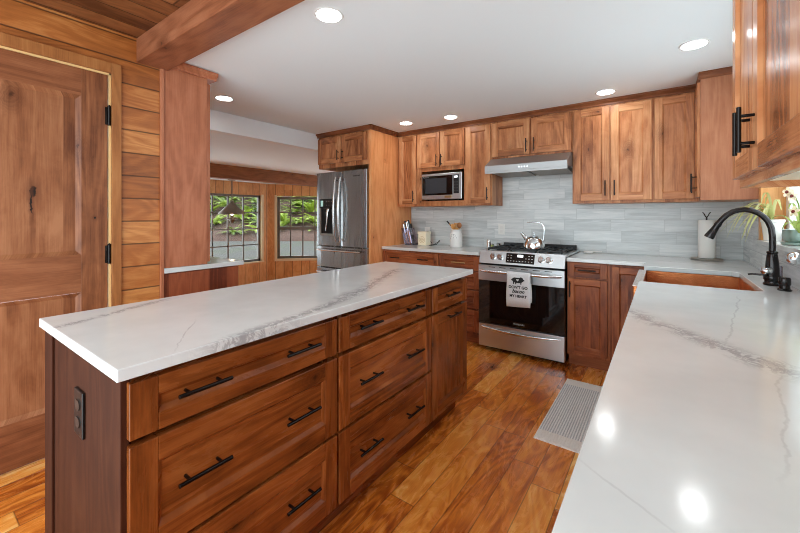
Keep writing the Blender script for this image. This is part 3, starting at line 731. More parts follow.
MB().box(-.335, .515, YF + .06, YB - .01, 0, .10).build('toe_kick', basew['x'], t)
shaker(t, 'door', (-.318, YF, .125), FX, FN, .245, .735, two(basew, 'x'), fw=.05)
# right run under the long counter
t = thing('sink_base_cabinet', 'stained wood cabinet under the copper sink', 'base cabinet', (.22, 2.72, 0))
MB().box(-.055, .515, 2.335, 3.105, .10, .63).build('body', basew['z'], t, bevel=.0015)
MB().box(.0, .515, 2.335, 3.105, 0, .10).build('toe_kick', basew['y'], t)
for ya in (2.342, 2.722): shaker(t, 'door', (-.055, ya, .118), AY, WX, .374, .50, two(basew, 'y'))
for ya, yb in ((1.50, 2.335), (.66, 1.50), (-.18, .66), (-.66, -.18)):
    t = thing('base_cabinet', 'stained wood cabinet under the long counter %s' % {1.5: 'next to the copper sink', .66: 'second from the copper sink', -.18: 'third from the copper sink', -.66: 'at the counter end nearest the camera'}[ya], 'base cabinet', (.22, (ya + yb) / 2, 0))
    MB().box(-.055, .515, ya, yb, .10, .88).build('body', basew['z'], t, bevel=.0015)
    MB().box(.0, .515, ya, yb, 0, .10).build('toe_kick', basew['y'], t)
    dr = shaker(t, 'drawer', (-.055, ya + .008, .728), AY, WX, yb - ya - .016, .134, two(basew, 'y'), horiz=True); pull(dr, (-.065, (ya + yb) / 2, .795), AY, WX, .15, bronze)
    dr = shaker(t, 'door', (-.055, ya + .008, .118), AY, WX, yb - ya - .016, .598, two(basew, 'y')); pull(dr, (-.076, (ya + yb) / 2, .66), AY, WX, .15, bronze)
# counters
tag(MB().prism([(-2.622, 3.305, .88), (-1.424, 3.305, .88), (-1.424, YB - .001, .88), (-2.622, YB - .001, .88)], (0, 0, .03)).build('countertop', qz_l, None, (-2.02, 3.6, .88), bevel=.003),
    'white quartz countertop on the back wall left of the range', 'countertop')
SY0, SY1 = 2.355, 3.085
out = [(-.648, YB - .001), (-.648, 3.305), (-.10, 3.305), (-.10, SY1), (.36, SY1), (.39, SY1 - .03), (.39, SY0 + .03), (.36, SY0), (-.10, SY0), (-.10, -.70), (XW - .001, -.70), (XW - .001, YB - .001)]
tag(MB().prism([(a, b, .88) for a, b in out], (0, 0, .03)).build('long_countertop', qz_r, None, (.2, 1.6, .88), bevel=.003),
    'long white veined quartz countertop running round the copper sink', 'countertop')
# copper apron sink
t = thing('farmhouse_sink', 'hammered copper apron front sink set into the white counter', 'sink', (.14, 2.72, .64))
m = MB(); xo, xi, xr = -.128, -.088, .405; yo0, yo1 = SY0 - .018, SY1 + .018; zt, zb = .879, .645
m.box(xo, xi, yo0 + .02, yo1 - .02, zb, zt); m.box(xi, xr, yo0, SY0 + .012 - .015, zb, zt); m.box(xi, xr, SY1 - .012 + .015, yo1, zb, zt); m.box(xr - .012, xr, yo0, yo1, zb, zt); m.box(xi, xr, yo0, yo1, zb, zb + .012)
m.build('basin', copper, t, bevel=.006)
MB().box(xo - .002, xi + .002, SY0 + .002, SY1 - .002, zt, zt + .004).build('rim', plain('copper_rim_reflection', (0.86, 0.74, 0.68, 1), .22, .9), t, bevel=.0015)  # paler than the basin copper: bright reflection put into the rim colour
MB().lathe((.15, 2.72, zb + .012), [(.0, .001), (.045, .001), (.050, .003), (.056, 0)], 24).build('drain', bronze, t)

# ------------------------------------------------------------------ wall cabinets
UF, UZ, UT = 3.605, 1.372, 2.205
def wall_cab(name, label, xa, xb, za, zb, yf=UF, mats=alder, cat='wall cabinet', yb=YB - .001):
    t_ = thing(name, label, cat, ((xa + xb) / 2, yb, za))
    MB().box(xa, xb, yf + .021, yb, za, zb).build('body', mats['z'], t_, bevel=.0015)
    return t_
CT = 2.225
def door_on(t_, xa, xb, za, zb, hx=None, hz=None, yf=UF + .021, mats=alder, fw=.058, hm=None):
    d_ = shaker(t_, 'door', (xa, yf, za), FX, FN, xb - xa, zb - za, two(mats, 'x'), fw=fw)
    if hx is not None: pull(d_, (hx, yf - .021, hz), ZUP, FN, .13, hm or bronze, r=.005)
    return d_
t = wall_cab('wall_cabinet', 'narrow tall alder wall cabinet beside the refrigerator panel', -2.612, -2.337, UZ, CT)
door_on(t, -2.590, -2.344, 1.400, UT, -2.372, 1.49, fw=.05)
# microwave cabinet with an open niche
t = thing('microwave_cabinet', 'alder wall cabinet with two small doors over the microwave niche', 'wall cabinet', (-2.02, YB, 1.372))
yb_ = YB - .001
m = MB().box(-2.337, -2.277, UF + .021, yb_, UZ, CT).box(-1.738, -1.718, UF + .021, yb_, UZ, CT).box(-2.277, -1.738, UF + .021, yb_, 1.772, CT).box(-2.277, -1.738, UF + .021, yb_, UZ, 1.432).box(-2.277, -1.738, yb_ - .02, yb_, 1.432, 1.772)
m.build('body', alder['z'], t, bevel=.0015)
door_on(t, -2.330, -2.033, 1.815, UT, -2.058, 1.885, fw=.05); door_on(t, -2.022, -1.726, 1.815, UT, -1.997, 1.885, fw=.05)
t = wall_cab('wall_cabinet', 'tall alder wall cabinet between microwave niche and range hood', -1.718, -1.421, UZ, CT)
door_on(t, -1.708, -1.434, 1.392, UT, -1.462, 1.49, fw=.055)
t = wall_cab('hood_cabinet', 'short alder wall cabinet with two doors above the range hood', -1.421, -.660, 1.842, CT)
door_on(t, -1.412, -1.036, 1.862, UT, -1.066, 1.945); door_on(t, -1.024, -.668, 1.862, UT, -.994, 1.945)
t = wall_cab('wall_cabinet', 'double door alder wall cabinet right of the range hood', -.660, -.057, UZ, CT)
door_on(t, -.645, -.364, 1.395, UT, -.395, 1.50); door_on(t, -.352, -.066, 1.395, UT, -.326, 1.50)
t = wall_cab('wall_cabinet', 'single door alder wall cabinet beside the corner cabinet', -.057, .235, UZ, CT)
door_on(t, -.046, .205, 1.395, UT, .186, 1.50, fw=.052)
# corner cabinet on the right wall
t = thing('corner_wall_cabinet', 'alder corner wall cabinet with broad side panel behind the faucet', 'wall cabinet', (.38, 3.45, 1.372))
MB().box(.228, XW - .0005, 3.335, UF + .0, UZ, CT).box(.236, XW - .0005, UF, YB - .001, UZ, CT).build('body', alder['z'], t, bevel=.0015)
MB().box(.222, XW - .0005, 3.325, 3.335, UZ - .002, CT + .01).build('side_panel', wood('alder_side', rgb(136, 82, 56), rgb(160, 102, 72), rgb(178, 122, 90), 'z', rough=.38, stave_amt=0.0, knots=.15), t, bevel=.0015)
dr = shaker(t, 'door', (.226, 3.338, 1.395), AY, WX, .245, UT - 1.395, two(alder, 'y'), fw=.05); pull(dr, (.205, 3.37, 1.50), ZUP, WX, .13, bronze, r=.005)
# cabinet close to the camera on the right
nearw = {a: wood('alder_near_' + a, axis=a, rough=0.24, knots=0.3, **AL) for a in 'yz'}
t = thing('near_wall_cabinet', 'alder wall cabinet at the top right corner over the long counter', 'wall cabinet', (.37, 1.2, 1.37))
m = MB().box(.226, XW - .001, .38, 1.765, 1.385, 2.27); m.build('body', nearw['z'], t, bevel=.0015)
MB().box(.226, .245, .38, 1.765, 1.358, 1.385).box(.245, XW - .001, 1.745, 1.765, 1.358, 1.385).build('light_rail', nearw['y'], t, bevel=.0015)
MB().box(.245, XW - .002, .40, 1.745, 1.380, 1.3852).build('underside', plain('maple_underside', rgb(226, 208, 178), .5), t)
for ya, yb2, hy in ((1.400, 1.748, 1.432), (.905, 1.394, 1.365), (.41, .899, .445)):
    dr = shaker(t, 'door', (.226, ya, 1.388), AY, WX, yb2 - ya, 2.20 - 1.388, two(nearw, 'y'), fw=.062)
    pull(dr, (.205, hy, 1.497), ZUP, WX, .125, black)
# fridge enclosure
t = thing('refrigerator_cabinet', 'deep alder cabinet with tall side panel enclosing the refrigerator', 'cabinet', (-3.06, 3.5, 0))
MB().box(-3.478, -2.66, 3.131, YB - .001, 1.842, CT).build('body', frdark['z'], t, bevel=.0015)
MB().box(-2.656, -2.624, 3.118, YB - .001, 0, CT).build('side_panel', veneer, t, bevel=.0015)
for xa, xb, hx in ((-3.470, -3.083, -3.112), (-3.071, -2.684, -3.042)):
    d_ = shaker(t, 'door', (xa, 3.131, 1.893), FX, FN, xb - xa, 2.203 - 1.893, two(frdark, 'x'), fw=.058); pull(d_, (hx, 3.110, 1.98), ZUP, FN, .12, bronze, r=.005)
MB().box(-3.494, -3.478, 3.135, 3.17, 1.99, 2.04).build('side_block', alder['z'], t, bevel=.002)
# crown
def crown(mb, o, A, N, L0, L1, ps=1.0):
    pr = [(0, 0), (.012, 0), (.012, .014), (.022, .026), (.034, .034), (.034, .048), (0, .048)]
    oo = Vector(o); mb.prism([oo + N * n_ * ps + ZUP * z_ + A * L0 for n_, z_ in pr], A * (L1 - L0))
m = MB(); cz = ZC - .049
crown(m, (0, 3.118, cz), FX, FN, -3.51, -2.592)
crown(m, (-2.624, 0, cz), AY, FX, 3.084, UF)
crown(m, (0, UF + .021, cz), FX, FN, -2.624, .222)
crown(m, (.222, 0, cz), AY, WX, 3.325, UF, .3)
crown(m, (0, 3.325, cz), FX, FN, .212, XW, .5)
crown(m, (.226, 0, cz), AY, WX, .38, 1.765)
m.box(-2.624, .236, UF + .021, UF + .04, CT, ZC).box(-3.478, -2.624, 3.118, 3.14, CT, ZC).box(-2.66, -2.624, 3.118, UF + .03, CT, ZC).box(.222, .24, 3.325, UF + .02, CT, ZC).box(.222, XW, 3.325, 3.345, CT, ZC)
struct('trim_4', m, wood('crown_stain', rgb(86, 46, 26), rgb(122, 70, 42), rgb(148, 92, 58), 'x', rough=.36, stave_amt=0.0, knots=0.0), 'wooden crown moulding along the tops of the wall cabinets', 'trim')

# ------------------------------------------------------------------ buffet beside the pine wall
t = thing('buffet_cabinet', 'low red brown wood buffet cabinet at the dining side of the pine wall', 'cabinet', (-2.95, 1.28, 0))
MB().box(-3.35, -2.60, 1.03, 1.525, 0, .888).build('body', redb, t, bevel=.0015)
MB().box(-2.60, -2.582, 1.022, 1.530, 0, .888).build('end_panel', redb, t, bevel=.0015)
MB().box(-2.625, -2.572, 1.006, 1.024, 0, 2.235).build('filler_strip', redv, t, bevel=.0015)
tag(MB().prism([(-3.36, 1.026, .893), (-2.568, 1.026, .893), (-2.568, 1.568, .893), (-3.36, 1.568, .893)], (0, 0, .032)).build('buffet_countertop', qz_l, None, (-2.95, 1.3, .893), bevel=.003),
    'short white counter slab on the red brown buffet', 'countertop')
t = thing('upper_buffet_cabinet', 'tall red brown wall cabinet standing on the short white counter', 'cabinet', (-2.95, 1.17, .926))
MB().box(-3.35, -2.582, 1.026, 1.302, .926, 2.215).build('body', redv, t, bevel=.0015)
shaker(t, 'door', (-2.590, 1.304, .94), WX, AY, .375, 1.245, [redv, redv]); shaker(t, 'door', (-2.972, 1.304, .94), WX, AY, .375, 1.245, [redv, redv])
m = MB(); pr = [(0, 0), (.012, 0), (.012, .012), (.034, .03), (.034, .048), (0, .048)]
m.prism([(-2.582 + a, 1.026, 2.215 + b) for a, b in pr], (0, .335, 0)).box(-3.35, -2.582, 1.026, 1.361, 2.215, 2.262)
m.build('crown', redv, t)

# ------------------------------------------------------------------ refrigerator
t = thing('refrigerator', 'stainless steel four door refrigerator with ice dispenser', 'refrigerator', (-3.065, 3.5, 0))
MB().box(-3.472, -2.668, 3.15, 3.90, .02, 1.775).build('body', st_side, t, bevel=.004)
def curved_front(xa, xb, za, zb, yf, dep, bow, n=9):
    m = MB(); pts = []
    for i in range(n + 1):
        q = i / n; e = min(q, 1 - q)
        pts.append((xa + (xb - xa) * q, yf + bow * (2 * q - 1) ** 2 + (0.010 * (1 - min(1, e / .06)) ** 2), za))
    pts += [(xb, yf + dep, za), (xa, yf + dep, za)]
    return m.prism(pts, (0, 0, zb - za))
dl = curved_front(-3.474, -3.071, .905, 1.783, 3.078, .066, .006).build('door', st_v, t, bevel=.003)
drt = curved_front(-3.063, -2.660, .905, 1.783, 3.078, .066, .006).build('door', st_v, t, bevel=.003)
dm = curved_front(-3.474, -2.660, .650, .893, 3.078, .066, .010).build('drawer', st_v, t, bevel=.003)
db = curved_front(-3.474, -2.660, .075, .638, 3.078, .066, .010).build('drawer', st_v, t, bevel=.003)
for par, xx in ((dl, -3.105), (drt, -3.029)):
    pts = [(xx, 3.078 - .012 - .052 * math.sin(math.pi * (.06 + .88 * i / 14)) ** .8, .955 + .755 * i / 14) for i in range(15)]
    m = MB().tube(pts, [.009 + .004 * math.sin(math.pi * i / 14) for i in range(15)], 12)
    for zz in (.985, 1.68): m.tube([(xx, 3.086, zz), (xx, 3.05, zz)], .009, 8)
    m.build('handle', st_bright, par)
for par, zz in ((dm, .855), (db, .590)):
    pts = [(-3.42 + .70 * i / 14, 3.078 - .016 - .034 * math.sin(math.pi * (.04 + .92 * i / 14)) ** .5, zz) for i in range(15)]
    m = MB().tube(pts, .011, 12)
    for xx in (-3.38, -2.76): m.tube([(xx, 3.088, zz), (xx, 3.045, zz)], .008, 8)
    m.build('handle', st_bright, par)
dp = MB().box(-3.395, -3.150, 3.066, 3.080, 1.355, 1.465).build('dispenser_panel', blackglass, dl, bevel=.003)
m = MB()
m.box(-3.372, -3.330, 3.0652, 3.0662, 1.375, 1.445)
m.build('display', led_green, dl)
m = MB()
for xx in (-3.27, -3.23, -3.19):
    for zz in (1.39, 1.43): m.box(xx - .006, xx + .006, 3.0652, 3.0662, zz - .002, zz + .002)
m.build('button_marks', lettgrey, dl)
m = MB().box(-3.395, -3.372, 3.068, 3.080, 1.045, 1.355).box(-3.173, -3.150, 3.068, 3.080, 1.045, 1.355).box(-3.395, -3.150, 3.068, 3.080, 1.025, 1.05)
m.build('dispenser_frame', st_side, dl, bevel=.002)
MB().box(-3.372, -3.173, 3.0755, 3.0775, 1.05, 1.355).build('dispenser_recess', darkgap, dl)
MB().tube([(-3.25, 3.072, 1.34), (-3.25, 3.058, 1.30), (-3.255, 3.062, 1.20), (-3.285, 3.066, 1.08)], [.020, .018, .012, .010], 10).build('dispenser_spout', st_bright, dl)
text('SAMSUNG', .022, (-2.80, 3.0775, 1.715), (R(90), 0, 0), lettdark, drt)
MB().box(-3.46, -2.68, 3.12, 3.16, .02, .075).build('base_grille', blackp, t)

# ------------------------------------------------------------------ range
t = thing('range', 'stainless steel slide in gas range with black glass oven door', 'range', (-1.035, 3.6, 0))
x0, x1 = -1.414, -.656
MB().box(x0 + .004, x1 - .004, 3.33, 3.92, .03, .905).build('body', blackp, t, bevel=.002)
MB().box(x0 + .03, x1 - .03, 3.36, 3.9, 0, .03).build('base', darkgap, t)
MB().box(x0 - .006, x1 + .006, 3.325, 3.925, .9125, .928).build('cooktop', st_h, t, bevel=.003)
cp = MB().prism([(x0, 3.275, .818), (x0, 3.33, .818), (x0, 3.335, .934), (x0, 3.312, .934)], (x1 - x0, 0, 0)).build('control_panel', st_h, t, bevel=.002)
CN = Vector((0, -(.934 - .818), -(3.312 - 3.275) * -1)).normalized()    # outward normal of the sloped panel
CN = Vector((0, -.9527, .3039)); CU = Vector((0, .3039, .9527)); CO = Vector((0, 3.275, .818))
def cpp(x, u, n=0.0): return Vector((x, 0, 0)) + CO + CU * u + CN * n
MB().obox(cpp(0, 0), FX, CU, CN, -1.158, -.905, .018, .108, 0, .003).build('display_panel', blackglass, cp, bevel=.001)
m = MB()
for i in range(9): m.obox(cpp(0, 0), FX, CU, CN, -1.145 + i * .0265, -1.133 + i * .0265, .034, .040, .003, .0034)
for i in (0, 1, 6, 7, 8): m.obox(cpp(0, 0), FX, CU, CN, -1.145 + i * .0265, -1.131 + i * .0265, .060, .066, .003, .0034)
for i in (0, 1, 7, 8): m.obox(cpp(0, 0), FX, CU, CN, -1.145 + i * .0265, -1.131 + i * .0265, .085, .091, .003, .0034)
m.build('button_marks', lettgrey, cp)
MB().obox(cpp(0, 0), FX, CU, CN, -1.055, -1.005, .075, .096, .003, .0034).build('clock_display', led_white, cp)
for kx in (-1.283, -1.214, -.848, -.784):
    MB().lathe(cpp(kx, .066), [(.030, 0), (.030, .004), (.024, .006), (.022, .026), (.019, .030), (.0, .030)], 24, axis=CN).obox(cpp(kx, .066), FX, CU, CN, -.005, .005, -.022, .022, .024, .036).build('knob', chrome, cp)
# vent strip and door
m = MB().box(x0 + .01, x1 - .01, 3.30, 3.34, .79, .818); m.build('vent_gap', darkgap, t)
od = MB().box(x0, x1, 3.272, 3.330, .262, .800).build('oven_door', blackglass, t, bevel=.003)
MB().box(x0 - .001, x1 + .001, 3.266, 3.29, .660, .801).build('door_trim', st_h, od, bevel=.002)
m = MB()
for i in range(6): m.box(x0 + .10 + i * .10, x0 + .16 + i * .10, 3.2655, 3.2670, .783, .789)
m.build('vent_slots', darkgap, od)
pts = [(x0 + .025 + (x1 - x0 - .05) * i / 24, 3.266 - .010 - .048 * min(1, math.sin(math.pi * i / 24) * 2.2) ** .8, .752) for i in range(25)]
MB().tube(pts, .0125, 12).build('handle', st_bright, od)
MB().box(x0 + .10, x1 - .10, 3.2712, 3.2725, .33, .62).build('window_glass', plain('oven_window', rgb(16, 15, 16), .03, spec=.8), od)
text('FRIGIDAIRE', .020, (-1.035, 3.2705, .292), (R(90), 0, 0), lettgrey, od)
dw_ = MB().box(x0, x1, 3.270, 3.33, .040, .252).build('drawer', st_h, t, bevel=.003)
pts = [(x0 + .03 + (x1 - x0 - .06) * i / 24, 3.262 - .016 * math.sin(math.pi * i / 24), .225 - .018 * math.sin(math.pi * i / 24)) for i in range(25)]
MB().tube(pts, [.006 + .006 * math.sin(math.pi * i / 24) for i in range(25)], 10).build('handle', st_bright, dw_)
for xa, xb in ((x0 + .04, -1.17), (-1.155, -.915), (-.90, x1 - .04)):
    m = MB()
    for yy in (3.40, 3.86): m.box(xa, xb, yy - .007, yy + .007, .940, .956)
    for xx in (xa + .007, xb - .007): m.box(xx - .007, xx + .007, 3.40, 3.86, .940, .956)
    for q in (1, 2, 3): xx = xa + (xb - xa) * q / 4; m.box(xx - .006, xx + .006, 3.40, 3.86, .942, .956)
    m.box(xa, xb, 3.625, 3.637, .942, .956)
    for xx in (xa + .007, xb - .007):
        for yy in (3.40, 3.63, 3.86): m.box(xx - .007, xx + .007, yy - .007, yy + .007, .928, .942)
    m.build('grate', castiron, t, bevel=.0015)
for bx, by in ((-1.275, 3.50), (-1.275, 3.75), (-1.035, 3.63), (-.79, 3.50), (-.79, 3.75)):
    MB().lathe((bx, by, .928), [(.048, 0), (.048, .006), (.034, .008), (.034, .011), (.0, .011)], 20).build('burner', castiron, t)
MB().box(x0 + .02, x1 - .02, 3.885, 3.922, .928, .975).build('back_vent', castiron, t, bevel=.003)

# towel over the oven handle
t = thing('kitchen_towel', 'white towel with pig print hanging over the oven door handle', 'towel', (-1.04, 3.21, .46))
def sheet(xa, xb, pts, th, nx=8, wav=.003, drop=0.0):
    m = MB(); top = []
    for i in range(nx + 1):
        q = i / nx; x_ = xa + (xb - xa) * q
        top.append([m.v((x_ + .004 * math.sin(zz * 20 + q * 3), yy + wav * math.sin(q * 9 + zz * 14) * (.775 - zz) / .3, zz - drop * q * (zz < .6))) for yy, zz in pts])
    for a, b in zip(top, top[1:]):
        for k_ in range(len(pts) - 1): m.face([a[k_], b[k_], b[k_ + 1], a[k_ + 1]], 0, True)
    return m
tp = [(3.1895, .462), (3.189, .53), (3.189, .60), (3.190, .68), (3.191, .74), (3.194, .760), (3.203, .7695), (3.212, .769), (3.222, .763), (3.227, .75), (3.228, .68), (3.229, .60), (3.230, .53), (3.231, .50)]
o = sheet(-1.118, -.911, tp, .003, drop=-.012).build('cloth', cloth, t); sm = o.modifiers.new('thickness', 'SOLIDIFY'); sm.thickness = .003; sm.offset = 0
pig = [(-.052, .012), (-.046, .024), (-.030, .029), (-.005, .028), (.018, .030), (.026, .037), (.032, .031), (.040, .028), (.046, .016), (.056, .010), (.054, .003), (.046, .001), (.038, -.006), (.030, -.012), (.029, -.030), (.022, -.030), (.020, -.016), (.004, -.018), (-.014, -.017), (-.016, -.030), (-.023, -.030), (-.026, -.016), (-.034, -.010), (-.036, -.030), (-.043, -.030), (-.045, -.004), (-.056, .002), (-.062, .012), (-.057, .014)]
pz = Vector((-1.015, 3.1845, .695))
m = MB().prism([pz + Vector((a, 0, b)) for a, b in pig], (0, -.0006, 0)); m.build('pig_print', printing, t)
hrt = [(0.3 * math.sin(q) ** 3 * .036, (13 * math.cos(q) - 5 * math.cos(2 * q) - 2 * math.cos(3 * q) - math.cos(4 * q)) / 16 * .011) for q in [2 * math.pi * i / 28 for i in range(28)]]
MB().prism([pz + Vector((a - .004, -.0008, b + .008)) for a, b in hrt], (0, -.0004, 0)).build('heart_print', cloth, t)
text("DON'T GO", .033, (-1.015, 3.184, .638), (R(90), 0, 0), printing, t, bold=.0012)
text("bacon", .044, (-1.015, 3.184, .604), (R(90), 0, 0), printing, t, shear=.35, bold=.0012)
text("MY HEART", .031, (-1.015, 3.184, .562), (R(90), 0, 0), printing, t, bold=.0012)

# kettle
t = thing('kettle', 'polished steel whistling kettle on the range', 'kettle', (-.965, 3.50, .956))
c = Vector((-.965, 3.50, .957))
MB().lathe(c, [(.0, 0), (.088, 0), (.094, .006), (.095, .03), (.090, .055), (.076, .085), (.056, .105), (.036, .114), (.034, .118)], 36).build('body', chrome, t)
MB().lathe(c, [(.036, .116), (.034, .121), (.018, .127), (.007, .129), (.007, .138), (.012, .142), (.012, .150), (.006, .154), (0, .154)], 24).build('lid', chrome, t)
MB().tube([c + Vector((-.060, 0, .075)), c + Vector((-.085, 0, .105)), c + Vector((-.108, 0, .135)), c + Vector((-.118, 0, .145))], [.024, .017, .013, .012], 14).build('spout', chrome, t)
pts = [c + Vector((.080, 0, .075)), c + Vector((.088, 0, .12)), c + Vector((.090, 0, .175)), c + Vector((.084, 0, .215)), c + Vector((.062, 0, .236)), c + Vector((.02, 0, .244)), c + Vector((-.03, 0, .247)), c + Vector((-.062, 0, .243))]
MB().tube(pts, [.006, .006, .007, .008, .008, .008, .007, .005], 10).build('handle', chrome, t)

# ------------------------------------------------------------------ microwave and hood
t = thing('microwave', 'stainless microwave set in the cabinet niche', 'microwave', (-2.008, 3.75, 1.434))
MB().box(-2.262, -1.754, 3.600, 3.905, 1.447, 1.738).build('body', st_h, t, bevel=.004)
for xx in (-2.22, -1.80):
    for yy in (3.66, 3.86): MB().box(xx - .012, xx + .012, yy - .012, yy + .012, 1.4335, 1.447).build('foot', blackp, t)
mdoor = MB().box(-2.250, -1.862, 3.594, 3.601, 1.495, 1.712).build('door', blackglass, t, bevel=.002)
MB().box(-2.205, -1.935, 3.5925, 3.5945, 1.515, 1.685).build('door_window', plain('micro_window', rgb(58, 60, 64), .12), mdoor)
kp = MB().box(-1.850, -1.785, 3.594, 3.601, 1.507, 1.712).build('keypad', blackp, t, bevel=.002)
m = MB()
for i in range(3):
    for j in range(4): m.box(-1.842 + i * .019, -1.831 + i * .019, 3.5932, 3.5942, 1.53 + j * .032, 1.541 + j * .032)
m.build('button_marks', lettdark, kp); MB().box(-1.838, -1.80, 3.5932, 3.5942, 1.680, 1.698).build('clock_display', led_white, kp)
MB().box(-1.960, -1.875, 3.596, 3.601, 1.462, 1.486).build('door_button', brass, t, bevel=.001)
text('Panasonic', .020, (-2.196, 3.593, 1.699), (R(90), 0, 0), lettgrey, mdoor)
t = thing('range_hood', 'stainless under cabinet range hood above the range', 'range hood', (-1.035, 3.66, 1.68))
hx0, hx1 = -1.418, -.664
MB().prism([(hx0, 3.922, 1.836), (hx0, 3.585, 1.836), (hx0, 3.420, 1.748), (hx0, 3.420, 1.692), (hx0, 3.432, 1.692), (hx0, 3.432, 1.712), (hx0, 3.922, 1.700)], (hx1 - hx0, 0, 0)).build('canopy', st_hood, t, bevel=.002)
MB().box(hx0, hx1, 3.424, 3.43, 1.672, 1.693).build('lower_lip', st_hood, t, bevel=.001)
for xa, xb in ((hx0 + .03, -1.05), (-1.02, hx1 - .03)):
    MB().prism([(xa, 3.46, 1.690), (xa, 3.88, 1.672), (xa, 3.88, 1.680), (xa, 3.46, 1.709)], (xb - xa, 0, 0)).build('filter', st_side, t, bevel=.001)
hl = emit('hood_lens', (1, .95, .88, 1), 2.2)
for xx in (-1.22, -.86): MB().box(xx - .065, xx + .065, 3.434, 3.458, 1.688, 1.700).build('light_lens', hl, t)
for i in range(4): MB().lathe((-1.08 + i * .025, 3.4198, 1.718), [(.006, 0), (.006, .003), (0, .003)], 12, axis=(0, -1, 0)).build('button', chrome, t)

# ------------------------------------------------------------------ counter things, back left
KB = thing('knife_block', 'clear acrylic knife block by the refrigerator panel', 'knife block', (-2.500, 3.74, .911))
c = Vector((-2.500, 3.74, .911))
def rotx(p, a): return Vector((p[0], p[1] * math.cos(a) - p[2] * math.sin(a), p[1] * math.sin(a) + p[2] * math.cos(a)))
m = MB()
def tilt(px, py, pz): return c + Vector((px - .25 * pz, py, pz))
def tbox(mb, xa, xb, ya, yb, za, zb, mi=0):
    mb.hexa([tilt(xa, ya, za), tilt(xb, ya, za), tilt(xb, yb, za), tilt(xa, yb, za), tilt(xa, ya, zb), tilt(xb, ya, zb), tilt(xb, yb, zb), tilt(xa, yb, zb)], mi)
tbox(m, -.055, .060, -.060, -.052, 0.0, .20); tbox(m, -.055, .060, .052, .060, 0, .20); tbox(m, -.055, -.047, -.052, .052, 0, .20); tbox(m, .052, .060, -.052, .052, 0, .20); tbox(m, -.055, .060, -.06, .06, 0, .008)
m.build('holder', acryl, KB, bevel=.001)
for i, (kx, ky, kz) in enumerate(((-.030, -.035, .245), (-.008, -.020, .285), (.016, -.034, .27), (.036, -.005, .30), (.0, .025, .28), (.032, .036, .255))):
    kn = thing('kitchen_knife', 'steel handled knife %s the clear knife block' % ('at the front left of', 'second from the left in', 'at the front middle of', 'tallest at the right of', 'at the back of', 'at the back right of')[i], 'knife', tilt(kx, ky, .02), 'knives in the acrylic block')
    b = MB(); tbox(b, kx - .011, kx + .011, ky - .001, ky + .001, .02, kz - .10); b.build('blade', chrome, kn)
    b = MB().tube([tilt(kx, ky, kz - .10), tilt(kx, ky, kz - .06), tilt(kx, ky, kz)], [.009, .010, .0115], 10); b.build('handle', (chrome, blackp)[i % 2], kn)
t = thing('canister', 'small square cream canister with round emblem left of the utensil crock', 'canister', (-2.315, 3.75, .911))
MB().box(-2.372, -2.262, 3.695, 3.805, .911, 1.045).build('body', creamcer, t, bevel=.006)
MB().box(-2.378, -2.256, 3.689, 3.811, 1.045, 1.075).build('lid', creamcer, t, bevel=.005)
emb = plain('emblem_tan', rgb(196, 172, 120), .5)
m = MB()
for r0, r1 in ((.036, .040), (.020, .024)):
    for i in range(24):
        a0, a1 = 2 * math.pi * i / 24, 2 * math.pi * (i + 1) / 24
        m.prism([(-2.317 + r_ * math.cos(a_), 3.6948, .978 + r_ * math.sin(a_)) for r_, a_ in ((r0, a0), (r1, a0), (r1, a1), (r0, a1))], (0, -.001, 0))
for i in range(4):
    a0 = math.pi / 2 * i; m.prism([(-2.317 + r_ * math.cos(a0 + d_), 3.6948, .978 + r_ * math.sin(a0 + d_)) for r_, d_ in ((.004, 0), (.012, .5), (.019, 0), (.012, -.5))], (0, -.001, 0))
m.build('emblem', emb, t)
t = thing('utensil_crock', 'white ceramic utensil crock with a grey sketch on its front', 'crock', (-1.885, 3.73, .911))
c = Vector((-1.885, 3.73, .911))
MB().lathe(c, [(.0, .006), (.064, 0), (.070, .008), (.071, .145), (.066, .160), (.058, .166), (.058, .186), (.063, .190), (.063, .198), (.056, .198), (.055, .03), (0, .03)], 36, cap=False).build('body', whitecer, t)
m = MB()
for pts in ([(-.035, .12), (-.02, .145), (.0, .148), (.02, .14), (.03, .12), (.04, .10)], [(-.02, .13), (-.035, .105), (-.04, .09)], [(.0, .148), (.01, .12), (.0, .10)]):
    m.tube([c + Vector((a, -math.sqrt(.0715 ** 2 - a * a), b)) for a, b in pts], .0013, 6)
m.build('sketch', plain('sketch_grey', rgb(96, 96, 96), .6), t)
def spoon(name, label, base, top, head, mt, flat=.35, handle_r=.006):
    t_ = thing(name, label, 'utensil', base)
    b, p = Vector(base), Vector(top); d_ = (p - b).normalized()
    MB().tube([b, b.lerp(p, .5), p], [handle_r, handle_r, handle_r * .8], 8).build('handle', mt, t_)
    m = MB(); u = Vector((1, 0, 0)); u = (u - d_ * u.dot(d_)).normalized(); n_ = u.cross(d_)
    n1_, n2_ = 14, 8; rows = []
    for i in range(n2_ + 1):
        ph = math.pi * i / n2_; rows.append([m.v(p + d_ * (head[1] * (1 - math.cos(ph)) - .004) + u * head[0] * math.sin(ph) * math.cos(2 * math.pi * k_ / n1_) + n_ * head[0] * flat * math.sin(ph) * math.sin(2 * math.pi * k_ / n1_)) for k_ in range(n1_)])
    for a, b_ in zip(rows, rows[1:]):
        for k_ in range(n1_): m.face([a[k_], a[(k_ + 1) % n1_], b_[(k_ + 1) % n1_], b_[k_]], 0, True)
    m.build('head', mt, t_); return t_
cz = .945
spoon('wooden_spoon', 'brown wooden spoon with round head at the right of the crock', (-1.865, 3.74, cz), (-1.845, 3.725, 1.128), (.030, .032), utwoodd)
spoon('wooden_spoon', 'pale wooden spoon leaning at the front of the crock', (-1.895, 3.72, cz), (-1.905, 3.695, 1.112), (.024, .034), utwood)
